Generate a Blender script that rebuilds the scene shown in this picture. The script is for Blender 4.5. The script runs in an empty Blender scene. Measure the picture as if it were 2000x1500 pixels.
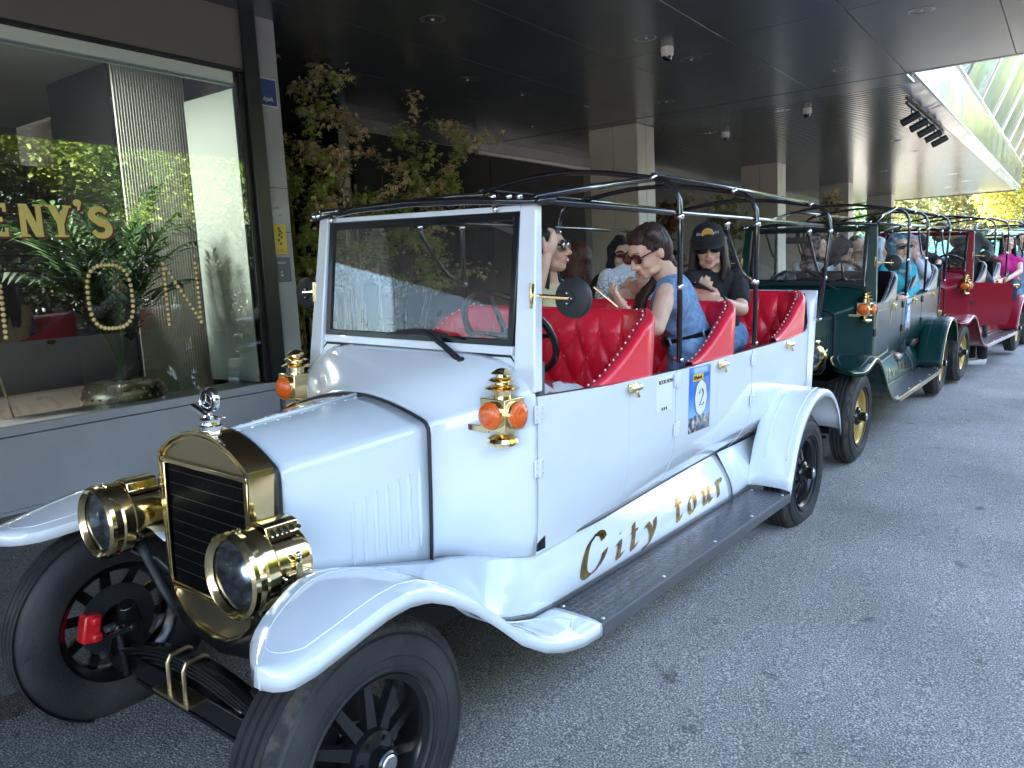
import bpy, bmesh, math, random
from mathutils import Vector, Matrix, Quaternion, noise
random.seed(7)
SC = bpy.context.scene
COL = SC.collection
PI = math.pi
R_ = math.radians
# ------------------------------------------------------------------ camera
CAMR = ((0.8159390969592905, 0.5760237678598216, -0.04939644636845776),
        (0.03974440274699333, -0.1411255315252296, -0.9891935941978225),
        (-0.5767701210218351, 0.8051584957089478, -0.13804355937225707))
cam = bpy.data.cameras.new('camera'); co = bpy.data.objects.new('camera', cam); COL.objects.link(co)
rx, dn, fw = [Vector(v) for v in CAMR]
M = Matrix((rx, -dn, -fw)).transposed().to_4x4(); M.translation = (0, 0, 1.6)
co.matrix_world = M
cam.sensor_width = 36; cam.lens = 36 * 1537 / 2000; cam.clip_end = 600; cam.clip_start = 0.05
SC.camera = co
# ------------------------------------------------------------------ light
SUN_EL, SUN_AZ = R_(38), R_(-62)          # azimuth from +Y towards +X; the sun stands behind the building
sd = Vector((math.sin(SUN_AZ) * math.cos(SUN_EL), math.cos(SUN_AZ) * math.cos(SUN_EL), math.sin(SUN_EL)))
W = bpy.data.worlds.new('World'); SC.world = W; W.use_nodes = True
nt = W.node_tree; nt.nodes.clear()
sk = nt.nodes.new('ShaderNodeTexSky'); sk.sky_type = 'NISHITA'; sk.sun_disc = False
sk.sun_elevation = SUN_EL; sk.sun_rotation = SUN_AZ; sk.air_density = .9; sk.dust_density = 4.0; sk.ozone_density = .2
bg = nt.nodes.new('ShaderNodeBackground'); bg.inputs[1].default_value = 0.15
wo = nt.nodes.new('ShaderNodeOutputWorld')
nt.links.new(sk.outputs[0], bg.inputs[0]); nt.links.new(bg.outputs[0], wo.inputs[0])
sl = bpy.data.lights.new('sun', 'SUN'); sl.energy = 5.0; sl.angle = R_(0.53); sl.color = (1, .93, .82)
so = bpy.data.objects.new('sun', sl); COL.objects.link(so)
so.rotation_euler = sd.to_track_quat('Z', 'Y').to_euler()
SC.view_settings.view_transform = 'Standard'; SC.view_settings.look = 'None'
SC.view_settings.exposure = 4.05; SC.view_settings.gamma = 1.0
try: SC.view_settings.use_curve_mapping = False
except Exception: pass
SC.cycles.max_bounces = 8; SC.cycles.transparent_max_bounces = 16
SC.cycles.sample_clamp_indirect = 6.0
SC.cycles.caustics_reflective = False; SC.cycles.caustics_refractive = False

# ------------------------------------------------------------------ helpers
def V(*a): return Vector(a)
class MB:
    def __init__(s): s.v = []; s.f = []; s.m = []
    def add(s, vs, fs, m=0):
        o = len(s.v); s.v += [tuple(v) for v in vs]
        s.f += [tuple(i + o for i in f) for f in fs]; s.m += [m] * len(fs); return s
    def box(s, c, d, R=None, m=0):
        c = Vector(c); h = [x / 2 for x in d]; vs = []
        for x in (-1, 1):
            for y in (-1, 1):
                for z in (-1, 1):
                    p = Vector((x * h[0], y * h[1], z * h[2]))
                    if R is not None: p = R @ p
                    vs.append(c + p)
        return s.add(vs, [(0, 1, 3, 2), (4, 6, 7, 5), (0, 4, 5, 1), (2, 3, 7, 6), (0, 2, 6, 4), (1, 5, 7, 3)], m)
    def b2(s, a, b, m=0):
        return s.box([(a[i] + b[i]) / 2 for i in range(3)], [abs(b[i] - a[i]) for i in range(3)], None, m)
    def grid(s, P, cu=False, cv=False, m=0):
        n, k = len(P), len(P[0]); vs = [p for r in P for p in r]; fs = []
        for i in range(n if cu else n - 1):
            for j in range(k if cv else k - 1):
                a = i * k + j; b = i * k + (j + 1) % k; c = ((i + 1) % n) * k + (j + 1) % k; d = ((i + 1) % n) * k + j
                fs.append((a, b, c, d))
        return s.add(vs, fs, m)
    def tube(s, path, r, n=8, closed=False, m=0, flat=1.0):
        P = [Vector(p) for p in path]; K = len(P); rs = r if isinstance(r, (list, tuple)) else [r] * K
        rings = []; up = None
        for i in range(K):
            if closed: t = P[(i + 1) % K] - P[i - 1]
            else: t = P[min(i + 1, K - 1)] - P[max(i - 1, 0)]
            if t.length < 1e-9: t = Vector((0, 0, 1))
            t.normalize()
            if up is None:
                up = Vector((0, 0, 1)) if abs(t.z) < .9 else Vector((1, 0, 0))
            a = up - t * up.dot(t)
            if a.length < 1e-6: a = t.orthogonal()
            a.normalize(); up = a; b = t.cross(a)
            rings.append([P[i] + (a * math.cos(2 * PI * j / n) * flat + b * math.sin(2 * PI * j / n)) * rs[i] for j in range(n)])
        s.grid(rings, closed, True, m)
        if not closed:
            o = len(s.v) - K * n
            s.f.append(tuple(o + j for j in range(n))[::-1]); s.f.append(tuple(o + (K - 1) * n + j for j in range(n))); s.m += [m, m]
        return s
    def lathe(s, prof, M, n=24, m=0, cap=True):
        rings = [[M @ Vector((r * math.cos(2 * PI * j / n), r * math.sin(2 * PI * j / n), h)) for j in range(n)] for r, h in prof]
        s.grid(rings, False, True, m)
        return s
    def sph(s, c, r, n=10, B=None, m=0):
        c = Vector(c); r = r if isinstance(r, (tuple, list)) else (r, r, r); rows = []
        k = max(4, n // 2 + 1)
        for i in range(k + 1):
            t = PI * i / k; row = []
            for j in range(n):
                a = 2 * PI * j / n
                p = Vector((r[0] * math.sin(t) * math.cos(a), r[1] * math.sin(t) * math.sin(a), r[2] * math.cos(t)))
                if B is not None: p = B @ p
                row.append(c + p)
            rows.append(row)
        vs = [rows[0][0]] + [p for r2 in rows[1:-1] for p in r2] + [rows[-1][0]]; fs = []
        for j in range(n): fs.append((0, 1 + j, 1 + (j + 1) % n))
        for i in range(k - 2):
            for j in range(n):
                a = 1 + i * n + j; b = 1 + i * n + (j + 1) % n; fs.append((a, a + n, b + n, b))
        L = len(vs) - 1; o = 1 + (k - 2) * n
        for j in range(n): fs.append((o + j, L, o + (j + 1) % n))
        return s.add(vs, fs, m)
    def poly(s, pts, ext, m=0):
        """closed outline pts extruded by vector ext"""
        P = [Vector(p) for p in pts]; E = Vector(ext); n = len(P)
        fs = [tuple(range(n))[::-1], tuple(range(n, 2 * n))] + [(i, (i + 1) % n, n + (i + 1) % n, n + i) for i in range(n)]
        return s.add(P + [p + E for p in P], fs, m)
    def mesh(s, name, mats, ang=35, fix=True):
        me = bpy.data.meshes.new(name); me.from_pydata(s.v, [], s.f)
        if not isinstance(mats, (list, tuple)): mats = [mats]
        for x in mats: me.materials.append(x)
        if len(mats) > 1: me.polygons.foreach_set('material_index', s.m)
        if fix:
            bm = bmesh.new(); bm.from_mesh(me); bmesh.ops.remove_doubles(bm, verts=bm.verts, dist=1e-5)
            bmesh.ops.recalc_face_normals(bm, faces=bm.faces); bm.to_mesh(me); bm.free()
        if ang:
            me.shade_smooth()
            if ang < 180: me.set_sharp_from_angle(angle=R_(ang))
        me.update(); return me
    def build(s, name, mats, parent=None, ang=35, bev=0, sol=0, fix=True, off=0, seg=2):
        o = bpy.data.objects.new(name, s.mesh(name, mats, ang, fix)); COL.objects.link(o)
        if parent is not None: o.parent = parent
        if sol:
            d = o.modifiers.new('s', 'SOLIDIFY'); d.thickness = sol; d.offset = off
        if bev:
            d = o.modifiers.new('b', 'BEVEL'); d.width = bev; d.segments = seg; d.limit_method = 'ANGLE'; d.angle_limit = R_(40); d.harden_normals = False
        return o
def tag(o, label=None, cat=None, group=None, kind=None):
    for k, v in (('label', label), ('category', cat), ('group', group), ('kind', kind)):
        if v: o[k] = v
    return o
def empty(name, loc=(0, 0, 0), label=None, cat=None, group=None, M=None):
    o = bpy.data.objects.new(name, None); COL.objects.link(o); o.location = loc; o.empty_display_size = .2
    if M is not None: o.matrix_world = M
    return tag(o, label, cat, group)
def inst(o, parent, loc=(0, 0, 0), rot=(0, 0, 0), sc=(1, 1, 1)):
    c = bpy.data.objects.new(o.name.split('.')[0], o.data); COL.objects.link(c); c.parent = parent
    c.location = loc; c.rotation_euler = rot; c.scale = sc
    for d in o.modifiers:
        e = c.modifiers.new(d.name, d.type)
        for k in ('thickness', 'offset', 'width', 'segments', 'limit_method', 'angle_limit'):
            if hasattr(d, k): setattr(e, k, getattr(d, k))
    return c
def interp(tab, x):
    if x <= tab[0][0]: return tab[0][1]
    for (a, p), (b, q) in zip(tab, tab[1:]):
        if x <= b: return p + (q - p) * (x - a) / (b - a)
    return tab[-1][1]
def sm(t): t = max(0, min(1, t)); return t * t * (3 - 2 * t)
def frange(a, b, n): return [a + (b - a) * i / (n - 1) for i in range(n)]

# ------------------------------------------------------------------ materials
def mat(name, col, rough=.5, metal=0, coat=0, spec=.5, trans=0, emit=None, es=1, ior=None, alpha=1):
    m = bpy.data.materials.new(name); m.use_nodes = True
    b = m.node_tree.nodes['Principled BSDF']
    b.inputs['Base Color'].default_value = (*col, 1); b.inputs['Roughness'].default_value = rough
    b.inputs['Metallic'].default_value = metal; b.inputs['Coat Weight'].default_value = coat
    b.inputs['Coat Roughness'].default_value = .03; b.inputs['Specular IOR Level'].default_value = spec
    b.inputs['Transmission Weight'].default_value = trans
    if ior: b.inputs['IOR'].default_value = ior
    if emit: b.inputs['Emission Color'].default_value = (*emit, 1); b.inputs['Emission Strength'].default_value = es
    return m
def nodes(m): return m.node_tree.nodes, m.node_tree.links, m.node_tree.nodes['Principled BSDF']
def noisy(m, c1, c2, scale=5, detail=4, lo=.35, hi=.65, stretch=None, bump=0, bscale=None, rv=None, coord='Object'):
    N, L, b = nodes(m)
    tc = N.new('ShaderNodeTexCoord'); mp = N.new('ShaderNodeMapping'); L.new(tc.outputs[coord], mp.inputs[0])
    if stretch: mp.inputs['Scale'].default_value = stretch
    n = N.new('ShaderNodeTexNoise'); n.inputs['Scale'].default_value = scale; n.inputs['Detail'].default_value = detail
    L.new(mp.outputs[0], n.inputs[0])
    r = N.new('ShaderNodeValToRGB'); r.color_ramp.elements[0].position = lo; r.color_ramp.elements[1].position = hi
    r.color_ramp.elements[0].color = (*c1, 1); r.color_ramp.elements[1].color = (*c2, 1)
    L.new(n.outputs[0], r.inputs[0]); L.new(r.outputs[0], b.inputs['Base Color'])
    if rv:
        q = N.new('ShaderNodeMapRange'); q.inputs[3].default_value = rv[0]; q.inputs[4].default_value = rv[1]
        L.new(n.outputs[0], q.inputs[0]); L.new(q.outputs[0], b.inputs['Roughness'])
    if bump:
        n2 = N.new('ShaderNodeTexNoise'); n2.inputs['Scale'].default_value = bscale or scale * 4; n2.inputs['Detail'].default_value = 3
        L.new(mp.outputs[0], n2.inputs[0])
        bp = N.new('ShaderNodeBump'); bp.inputs['Strength'].default_value = bump; bp.inputs['Distance'].default_value = .01
        L.new(n2.outputs[0], bp.inputs['Height']); L.new(bp.outputs[0], b.inputs['Normal'])
    return m
def glassmat(name, tint, boost=.06, ior=1.5, rough=0.0):
    m = bpy.data.materials.new(name); m.use_nodes = True; N = m.node_tree.nodes; L = m.node_tree.links; N.clear()
    t = N.new('ShaderNodeBsdfTransparent'); t.inputs[0].default_value = (*tint, 1)
    g = N.new('ShaderNodeBsdfGlossy'); g.inputs['Roughness'].default_value = rough; g.inputs[0].default_value = (.95, .97, 1, 1)
    f = N.new('ShaderNodeFresnel'); f.inputs[0].default_value = ior
    a = N.new('ShaderNodeMath'); a.inputs[1].default_value = boost; a.operation = 'ADD'
    x = N.new('ShaderNodeMixShader'); o = N.new('ShaderNodeOutputMaterial')
    L.new(f.outputs[0], a.inputs[0]); L.new(a.outputs[0], x.inputs[0]); L.new(t.outputs[0], x.inputs[1]); L.new(g.outputs[0], x.inputs[2]); L.new(x.outputs[0], o.inputs[0])
    return m
def foil(name, c1, c2, transl=.35, scale=9):
    m = bpy.data.materials.new(name); m.use_nodes = True; N = m.node_tree.nodes; L = m.node_tree.links
    b = N['Principled BSDF']; noisy(m, c1, c2, scale=scale, detail=2, lo=.3, hi=.7); b.inputs['Roughness'].default_value = .5
    t = N.new('ShaderNodeBsdfTranslucent'); x = N.new('ShaderNodeMixShader'); x.inputs[0].default_value = transl
    L.new(b.inputs['Base Color'].links[0].from_socket, t.inputs[0])
    o = N['Material Output']; L.new(b.outputs[0], x.inputs[1]); L.new(t.outputs[0], x.inputs[2]); L.new(x.outputs[0], o.inputs[0])
    return m
MT = {}
MT['brass'] = mat('brass', (.84, .66, .34), .09, 1)
noisy(MT['brass'], (.82, .64, .33), (.88, .71, .40), scale=9, rv=(.09, .16))
MT['brassdull'] = mat('brass_satin', (.56, .45, .28), .3, 1)
MT['chrome'] = mat('chrome', (.82, .83, .85), .06, 1)
MT['steel'] = mat('zinc_steel', (.62, .62, .62), .3, 1)
MT['black'] = mat('black_gloss', (.008, .008, .009), .2, 0, .15)
MT['blackm'] = mat('black_matt', (.014, .014, .016), .55)
MT['tube'] = mat('black_painted_tube', (.010, .010, .014), .16, 0, .8)
MT['rubber'] = noisy(mat('tyre_rubber', (.03, .03, .033), .62), (.014, .014, .016), (.046, .043, .040), scale=5, lo=.4, hi=.75, bump=.25, bscale=90)
MT['scuff'] = noisy(mat('scuffed_tyre_shoulder', (.1, .09, .08), .8), (.018, .018, .019), (.085, .070, .055), scale=26, lo=.42, hi=.68, stretch=(1, 1, 1), bump=.9, bscale=60)
MT['seal'] = mat('rubber_seal', (.02, .02, .022), .45)
MT['sealgrey'] = mat('grey_edge_trim', (.09, .09, .095), .4)
MT['amber'] = mat('amber_lens', (.85, .125, .004), .15, 0, .5)
N_, L_, b_ = nodes(MT['amber'])
tc = N_.new('ShaderNodeTexCoord'); wv = N_.new('ShaderNodeTexWave'); wv.wave_type = 'BANDS'; wv.inputs['Scale'].default_value = 70
L_.new(tc.outputs['Object'], wv.inputs[0]); bp = N_.new('ShaderNodeBump'); bp.inputs['Strength'].default_value = .5; bp.inputs['Distance'].default_value = .002
L_.new(wv.outputs[0], bp.inputs['Height']); L_.new(bp.outputs[0], b_.inputs['Normal'])
MT['redpl'] = mat('red_paint_caliper', (.6, .015, .02), .35, 0, .3)
MT['lampglass'] = glassmat('lamp_glass', (.93, .95, .97), .05)
MT['mirrorface'] = mat('mirror_face', (.85, .87, .9), .02, 1)
MT['wsglass'] = glassmat('windscreen_glass', (.88, .91, .92), .10, 1.5)
MT['goldfoil'] = mat('gold_foil_lettering', (.40, .27, .11), .16, 1)
MT['white'] = mat('white_plastic', (.8, .8, .8), .35)
MT['paper'] = mat('white_vinyl', (.82, .82, .84), .4)
MT['ink'] = mat('black_ink', (.01, .01, .01), .5)
# ------------------------------------------------------------------ ground and surroundings
def gz(x, y):
    xx = max(-14, min(7, x)); return -.041 * xx - .002 * max(-10, min(40, y))
def make_ground():
    mb = MB(); xs = [-260, -120, -60, -30, -14] + frange(-12, 7, 20) + [9, 12, 16, 24, 40, 80, 160, 300]
    ys = [-260, -120, -60, -30, -12] + frange(-8, 40, 33) + [50, 70, 110, 180, 300]
    mb.grid([[V(x, y, gz(x, y)) for x in xs] for y in ys])
    m = mat('asphalt', (.06, .06, .065), .85); N, L, b = nodes(m)
    tc = N.new('ShaderNodeTexCoord')
    n1 = N.new('ShaderNodeTexNoise'); n1.inputs['Scale'].default_value = 150; n1.inputs['Detail'].default_value = 3; n1.inputs['Roughness'].default_value = .75
    n2 = N.new('ShaderNodeTexNoise'); n2.inputs['Scale'].default_value = .9; n2.inputs['Detail'].default_value = 7
    vo = N.new('ShaderNodeTexVoronoi'); vo.inputs['Scale'].default_value = 105
    n3 = N.new('ShaderNodeTexNoise'); n3.inputs['Scale'].default_value = 5.5; n3.inputs['Detail'].default_value = 4
    for n in (n1, n2, vo, n3): L.new(tc.outputs['Object'], n.inputs[0])
    r1 = N.new('ShaderNodeValToRGB'); e = r1.color_ramp.elements; e[0].position = .36; e[0].color = (.075, .072, .069, 1); e[1].position = .67; e[1].color = (.70, .655, .585, 1)
    x = e.new(.5); x.color = (.205, .192, .170, 1)
    L.new(n1.outputs[0], r1.inputs[0])
    r2 = N.new('ShaderNodeValToRGB'); e = r2.color_ramp.elements; e[0].position = .3; e[0].color = (.74, .74, .74, 1); e[1].position = .72; e[1].color = (1.25, 1.25, 1.27, 1)
    L.new(n2.outputs[0], r2.inputs[0])
    mu = N.new('ShaderNodeMix'); mu.data_type = 'RGBA'; mu.blend_type = 'MULTIPLY'; mu.inputs[0].default_value = 1
    L.new(r1.outputs[0], mu.inputs[6]); L.new(r2.outputs[0], mu.inputs[7])
    # oil stains / old gum spots
    r3 = N.new('ShaderNodeValToRGB'); e = r3.color_ramp.elements; e[0].position = .66; e[0].color = (1, 1, 1, 1); e[1].position = .74; e[1].color = (.45, .44, .43, 1)
    L.new(n3.outputs[0], r3.inputs[0])
    m2 = N.new('ShaderNodeMix'); m2.data_type = 'RGBA'; m2.blend_type = 'MULTIPLY'; m2.inputs[0].default_value = 1
    L.new(mu.outputs[2], m2.inputs[6]); L.new(r3.outputs[0], m2.inputs[7])
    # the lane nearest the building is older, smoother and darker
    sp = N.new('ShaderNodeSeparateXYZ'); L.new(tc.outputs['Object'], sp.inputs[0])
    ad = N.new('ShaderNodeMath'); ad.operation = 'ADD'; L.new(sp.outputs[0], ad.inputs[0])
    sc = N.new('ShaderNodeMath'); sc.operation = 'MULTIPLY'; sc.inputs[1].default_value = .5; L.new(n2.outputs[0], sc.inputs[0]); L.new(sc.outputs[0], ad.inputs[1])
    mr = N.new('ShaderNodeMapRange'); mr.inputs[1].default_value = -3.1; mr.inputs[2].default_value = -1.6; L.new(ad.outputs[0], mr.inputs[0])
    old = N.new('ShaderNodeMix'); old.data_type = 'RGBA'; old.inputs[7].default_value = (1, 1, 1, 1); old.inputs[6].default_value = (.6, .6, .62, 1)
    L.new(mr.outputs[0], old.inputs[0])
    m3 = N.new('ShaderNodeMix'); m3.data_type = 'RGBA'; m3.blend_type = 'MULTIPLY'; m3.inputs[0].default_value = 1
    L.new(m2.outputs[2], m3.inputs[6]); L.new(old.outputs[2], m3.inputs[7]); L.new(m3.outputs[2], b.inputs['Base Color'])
    bp = N.new('ShaderNodeBump'); bp.inputs['Strength'].default_value = .6; bp.inputs['Distance'].default_value = .006
    L.new(vo.outputs[0], bp.inputs['Height']); L.new(bp.outputs[0], b.inputs['Normal'])
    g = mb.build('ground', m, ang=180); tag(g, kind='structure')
    # worn gutter of grit by the far front wheel
    gt = MB(); n = 26; rows = []
    for i in range(n):
        t = i / (n - 1); y = .25 + t * 1.35; w = .09 + .05 * noise.noise(V(t * 9, 0, 0)); x0 = -3.17 + .05 * noise.noise(V(t * 5, 3, 0)) + t * .08
        rows.append([V(x, y, gz(x, y) + .004 + (.006 if j == 1 else 0)) for j, x in enumerate((x0 - w, x0, x0 + w))])
    gt.grid(rows); go = gt.build('gutter', noisy(mat('gutter_grit', (.1, .08, .06), .95), (.03, .028, .027), (.13, .10, .075), scale=30, bump=.8), ang=60)
    tag(go, kind='structure')
make_ground()

XW = -5.55
ZC = 3.795
mpanel = noisy(mat('grey_cladding', (.12, .12, .125), .32, .0, .2), (.28, .28, .31), (.37, .37, .40), scale=1.1, detail=8, rv=(.28, .5))
mpanel2 = mat('brown_grey_fascia', (.17, .155, .14), .4)
mdark = mat('dark_frame', (.012, .013, .014), .3)
msoff = noisy(mat('soffit_panel', (.07, .072, .078), .27, .55), (.19, .195, .2), (.235, .24, .245), scale=1.5, rv=(.2, .3))
mrib = noisy(mat('ribbed_soffit', (.2, .19, .18), .3, .6), (.21, .20, .19), (.25, .24, .225), scale=1.2, rv=(.16, .26))
mcol = noisy(mat('column_cladding', (.38, .36, .32), .45), (.44, .415, .37), (.52, .49, .44), scale=1.3, detail=7)
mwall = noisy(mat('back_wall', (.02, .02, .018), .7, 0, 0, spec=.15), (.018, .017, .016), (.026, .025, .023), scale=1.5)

def shop():
    root = empty('shop_front', (XW, 2, 0), 'grey framed shop window with yellow lettering and dotted bulb letters, left of the white car', 'shop front')
    def bx(name, m, a, b, bev=.003, par=root, **k):
        mb = MB(); mb.b2((a[0] - XW, a[1] - 2, a[2]), (b[0] - XW, b[1] - 2, b[2])); return mb.build(name, m, par, bev=bev, **k)
    # plinth below the glass
    bx('plinth', mpanel, (XW - .4, -9, .0), (XW, 4.30, .718))
    bx('skirting', mpanel, (XW - .02, -9, .1), (XW + .03, 4.30, .245), .004)
    bx('sill', mpanel, (XW - .4, -9, .726), (XW + .022, 4.30, .79), .006)
    bx('fascia', mpanel2, (XW - .3, -9, 3.345), (XW + .02, 4.31, ZC + .3))
    for y in (-6.4, -2.6, 1.2): bx('fascia_joint', mdark, (XW + .02, y, 3.36), (XW + .023, y + .008, ZC), 0)
    bx('head_trim', mdark, (XW - .1, -9, 3.315), (XW + .03, 4.31, 3.343), .003)
    mled = mat('blind_box', (.62, .70, .64), .4)
    bx('blind_box', mled, (XW - .06, -9, 3.225), (XW + .0, 4.13, 3.312), .004)
    bx('blind_rail', mled, (XW - .045, -9, 3.205), (XW - .02, 4.13, 3.222), .002)
    bx('window_frame', mdark, (XW - .35, 4.22, .79), (XW + .045, 4.36, ZC + .1), .004)
    bx('window_frame', mdark, (XW - .02, 4.165, .79), (XW + .012, 4.218, 3.31), .003)
    # glass
    g = MB(); g.b2((-.012, -11, .79), (0, 2.165, 3.225)); g.build('window_pane', glassmat('shop_glass', (.90, .94, .92), .075, 1.5), root, ang=0)
    # letters
    mye = mat('yellow_vinyl', (.95, .76, .28), .8, spec=.2); msh = mat('maroon_vinyl', (.22, .03, .05), .5)
    def let(polys, name, m, dx=0, dz=0, off=.003):
        mb = MB()
        for i, p in enumerate(polys): mb.poly([(off + .0005 * (i % 5), y - 2 + dx, z + dz) for y, z in p], (.0018 - .0003 * (i % 5), 0, 0))
        mb.build(name, m, root, ang=0)
    def rect(a, b, c, d): return [(a, c), (b, c), (b, d), (a, d)]
    z0, z1 = 1.995, 2.205
    def serif(y, w=.03, z=z0): return rect(y - w, y + w, z, z + .016)
    LET = {}
    y = 2.20; LET['E'] = [rect(y, y + .05, z0, z1), rect(y + .05, y + .125, z0, z0 + .03), rect(y + .05, y + .125, z1 - .03, z1), rect(y + .05, y + .1, 2.088, 2.116), rect(y + .105, y + .125, z0 + .03, z0 + .055), rect(y + .105, y + .125, z1 - .055, z1 - .03)]
    y = 2.40; LET['N'] = [rect(y, y + .036, z0, z1), rect(y + .1, y + .136, z0, z1), [(y, z1), (y + .05, z1), (y + .136, z0), (y + .086, z0)], rect(y - .014, y + .05, z0, z0 + .014), rect(y + .086, y + .15, z1 - .014, z1)]
    y = 2.575; LET['Y'] = [rect(y + .054, y + .098, z0, z0 + .1), [(y + .0, z1), (y + .05, z1), (y + .098, z0 + .1), (y + .054, z0 + .085)], [(y + .148, z1), (y + .108, z1), (y + .058, z0 + .1), (y + .098, z0 + .085)], rect(y + .03, y + .122, z0, z0 + .014), rect(y - .01, y + .056, z1 - .014, z1), rect(y + .1, y + .156, z1 - .014, z1)]
    y = 2.775; LET['a'] = [[(y + .028 * math.cos(t), 2.225 + .024 * math.sin(t)) for t in frange(0, 2 * PI, 13)[:-1]], [(y + .026, 2.222), (y + .002, 2.205), (y - .008, 2.168), (y + .012, 2.18)]]
    def sshape(cy):
        pl = []; pts = []
        for i in range(25):
            t = i / 24
            if t < .5: a = R_(20 + (t / .5) * 250); c = (cy, 2.150); r = (.052, .040); pts.append((c[0] + r[0] * math.cos(a), c[1] + r[1] * math.sin(a), .015 + .011 * math.sin(PI * t)))
            else: a = R_(90 - ((t - .5) / .5) * 250); c = (cy + .004, 2.052); r = (.056, .045); pts.append((c[0] + r[0] * math.cos(a), c[1] + r[1] * math.sin(a), .015 + .013 * math.sin(PI * t)))
        for p, q in zip(pts, pts[1:]):
            d = V(q[0] - p[0], q[1] - p[1], 0)
            if d.length < 1e-6: continue
            d.normalize(); nx, ny = -d.y, d.x
            ex = d * .004
            pl.append([(p[0] - ex.x + nx * p[2], p[1] - ex.y + ny * p[2]), (p[0] - ex.x - nx * p[2], p[1] - ex.y - ny * p[2]), (q[0] + ex.x - nx * q[2], q[1] + ex.y - ny * q[2]), (q[0] + ex.x + nx * q[2], q[1] + ex.y + ny * q[2])])
        return pl
    LET['S'] = sshape(2.915)
    for k in LET:
        let(LET[k], 'letter_shadow', msh, .012, -.012, .0015); let(LET[k], 'letter', mye, off=.0058)
    # dotted letters
    md = mat('bulb_dot', (.90, .76, .36), .4); mr = mat('dot_ring', (.30, .12, .08), .5)
    dm = MB(); dm.lathe([(0, .006), (.010, .005), (.0135, .003), (.0135, 0)], Matrix.Rotation(PI / 2, 4, 'Y'), 12)
    rm = MB(); rm.lathe([(.0135, .003), (.0175, .003), (.0175, 0)], Matrix.Rotation(PI / 2, 4, 'Y'), 12)
    dmesh = dm.mesh('light_dot', md, 180); rmesh = rm.mesh('dot_ring', mr, 180)
    pts = []
    cy, cz, hw, hh = 2.932, 1.582, .157, .222
    for i in range(38):
        a = 2 * PI * i / 38; e = 2.9
        c, s = math.cos(a), math.sin(a); k = (abs(c) ** e + abs(s) ** e) ** (-1 / e); pts.append((cy + hw * c * k, cz + hh * s * k))
    for i in range(13): pts.append((3.352, 1.352 + i * .0378))
    for i in range(13): pts.append((3.62, 1.352 + i * .0378))
    for i in range(1, 13): pts.append((3.352 + .268 * i / 13, 1.806 - .454 * i / 13))
    for i in range(10): pts.append((2.232 - .0008 * (9 - i) ** 2 * .1, 1.36 + i * .036))
    for i in range(1, 5): pts.append((2.226 - i * .03, 1.684 + i * .018))
    for i in range(38):
        a = 2 * PI * i / 38; c, s = math.cos(a), math.sin(a); k = (abs(c) ** 2.9 + abs(s) ** 2.9) ** (-1 / 2.9); pts.append((.93 + hw * c * k, cz + hh * s * k))
    for y, z in pts:
        o = bpy.data.objects.new('light_dot', dmesh); COL.objects.link(o); o.parent = root; o.location = (.002, y - 2, z)
        o = bpy.data.objects.new('dot_ring', rmesh); COL.objects.link(o); o.parent = root; o.location = (.001, y - 2, z)
    # grey end pier with its signs
    pr = empty('sign_pier', (XW, 4.45, 0), 'narrow grey pier right of the shop window carrying blue, yellow and grey sign plates', 'pier')
    def px(name, m, a, b, bev=.003):
        mb = MB(); mb.b2((a[0] - XW, a[1] - 4.45, a[2]), (b[0] - XW, b[1] - 4.45, b[2])); return mb.build(name, m, pr, bev=bev)
    px('pier_cladding', mpanel, (XW - .35, 4.365, .1), (XW + .0, 4.58, ZC + .05), .004)
    for z in (2.42, 2.05): px('cladding_joint', mdark, (XW, 4.37, z), (XW + .0015, 4.578, z + .006), 0)
    px('sign_plate', mat('enamel_white', (.75, .75, .75), .3), (XW + .003, 4.375, 3.085), (XW + .008, 4.545, 3.315), .004)
    px('blue_sign', mat('enamel_blue', (.015, .045, .22), .25, 0, .5), (XW + .008, 4.375, 3.095), (XW + .011, 4.537, 3.305), .003)
    px('yellow_sign', mat('yellow_sign', (.72, .48, .04), .4), (XW + .003, 4.385, 1.87), (XW + .008, 4.515, 2.12), .003)
    px('grey_sign', mat('grey_sign', (.10, .10, .15), .4), (XW + .003, 4.39, 1.63), (XW + .008, 4.535, 1.84), .003)
    def tx(s, y, z, size, m, x=XW + .0125, sx=.8): text(s, size, m, pr, Matrix.Translation((x - XW, y - 4.45, z)) @ Matrix.Rotation(PI / 2, 4, 'Z') @ Matrix.Rotation(PI / 2, 4, 'X') @ Matrix.Diagonal((sx, 1, 1, 1)))
    wt = mat('sign_white', (.8, .8, .8), .5); gy = mat('sign_grey_text', (.5, .5, .5), .5)
    tx('dtpark', 4.395, 3.13, .052, wt, sx=.75); tx('ton', 4.40, 2.24, .07, gy, XW + .003); tx('colab', 4.45, 2.19, .02, gy, XW + .003)
    rg = MB(); rg.tube([(.004, -.04 + .028 * math.cos(a), 2.335 + .035 * math.sin(a)) for a in frange(0, 2 * PI, 25)[:-1]], .0025, 6, True); rg.build('ring_mark', gy, pr)
    tx('I', 4.405, 2.315, .045, gy, XW + .003)
    tx('ndstück', 4.395, 1.785, .036, wt, XW + .0095, .75); tx('auf', 4.42, 1.71, .026, wt, XW + .0095); tx('fahr', 4.42, 1.68, .026, wt, XW + .0095)
    fg = MB()
    for (y, z, r) in ((4.44, 2.085, .012), (4.45, 2.06, .014), (4.44, 2.03, .013), (4.462, 2.01, .011), (4.43, 1.985, .012), (4.47, 2.045, .009), (4.45, 1.955, .012)):
        fg.lathe([(0, .002), (r, .002), (r, 0)], Matrix.Translation((.009, y - 4.45, z)) @ Matrix.Rotation(PI / 2, 4, 'Y'), 10)
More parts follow.
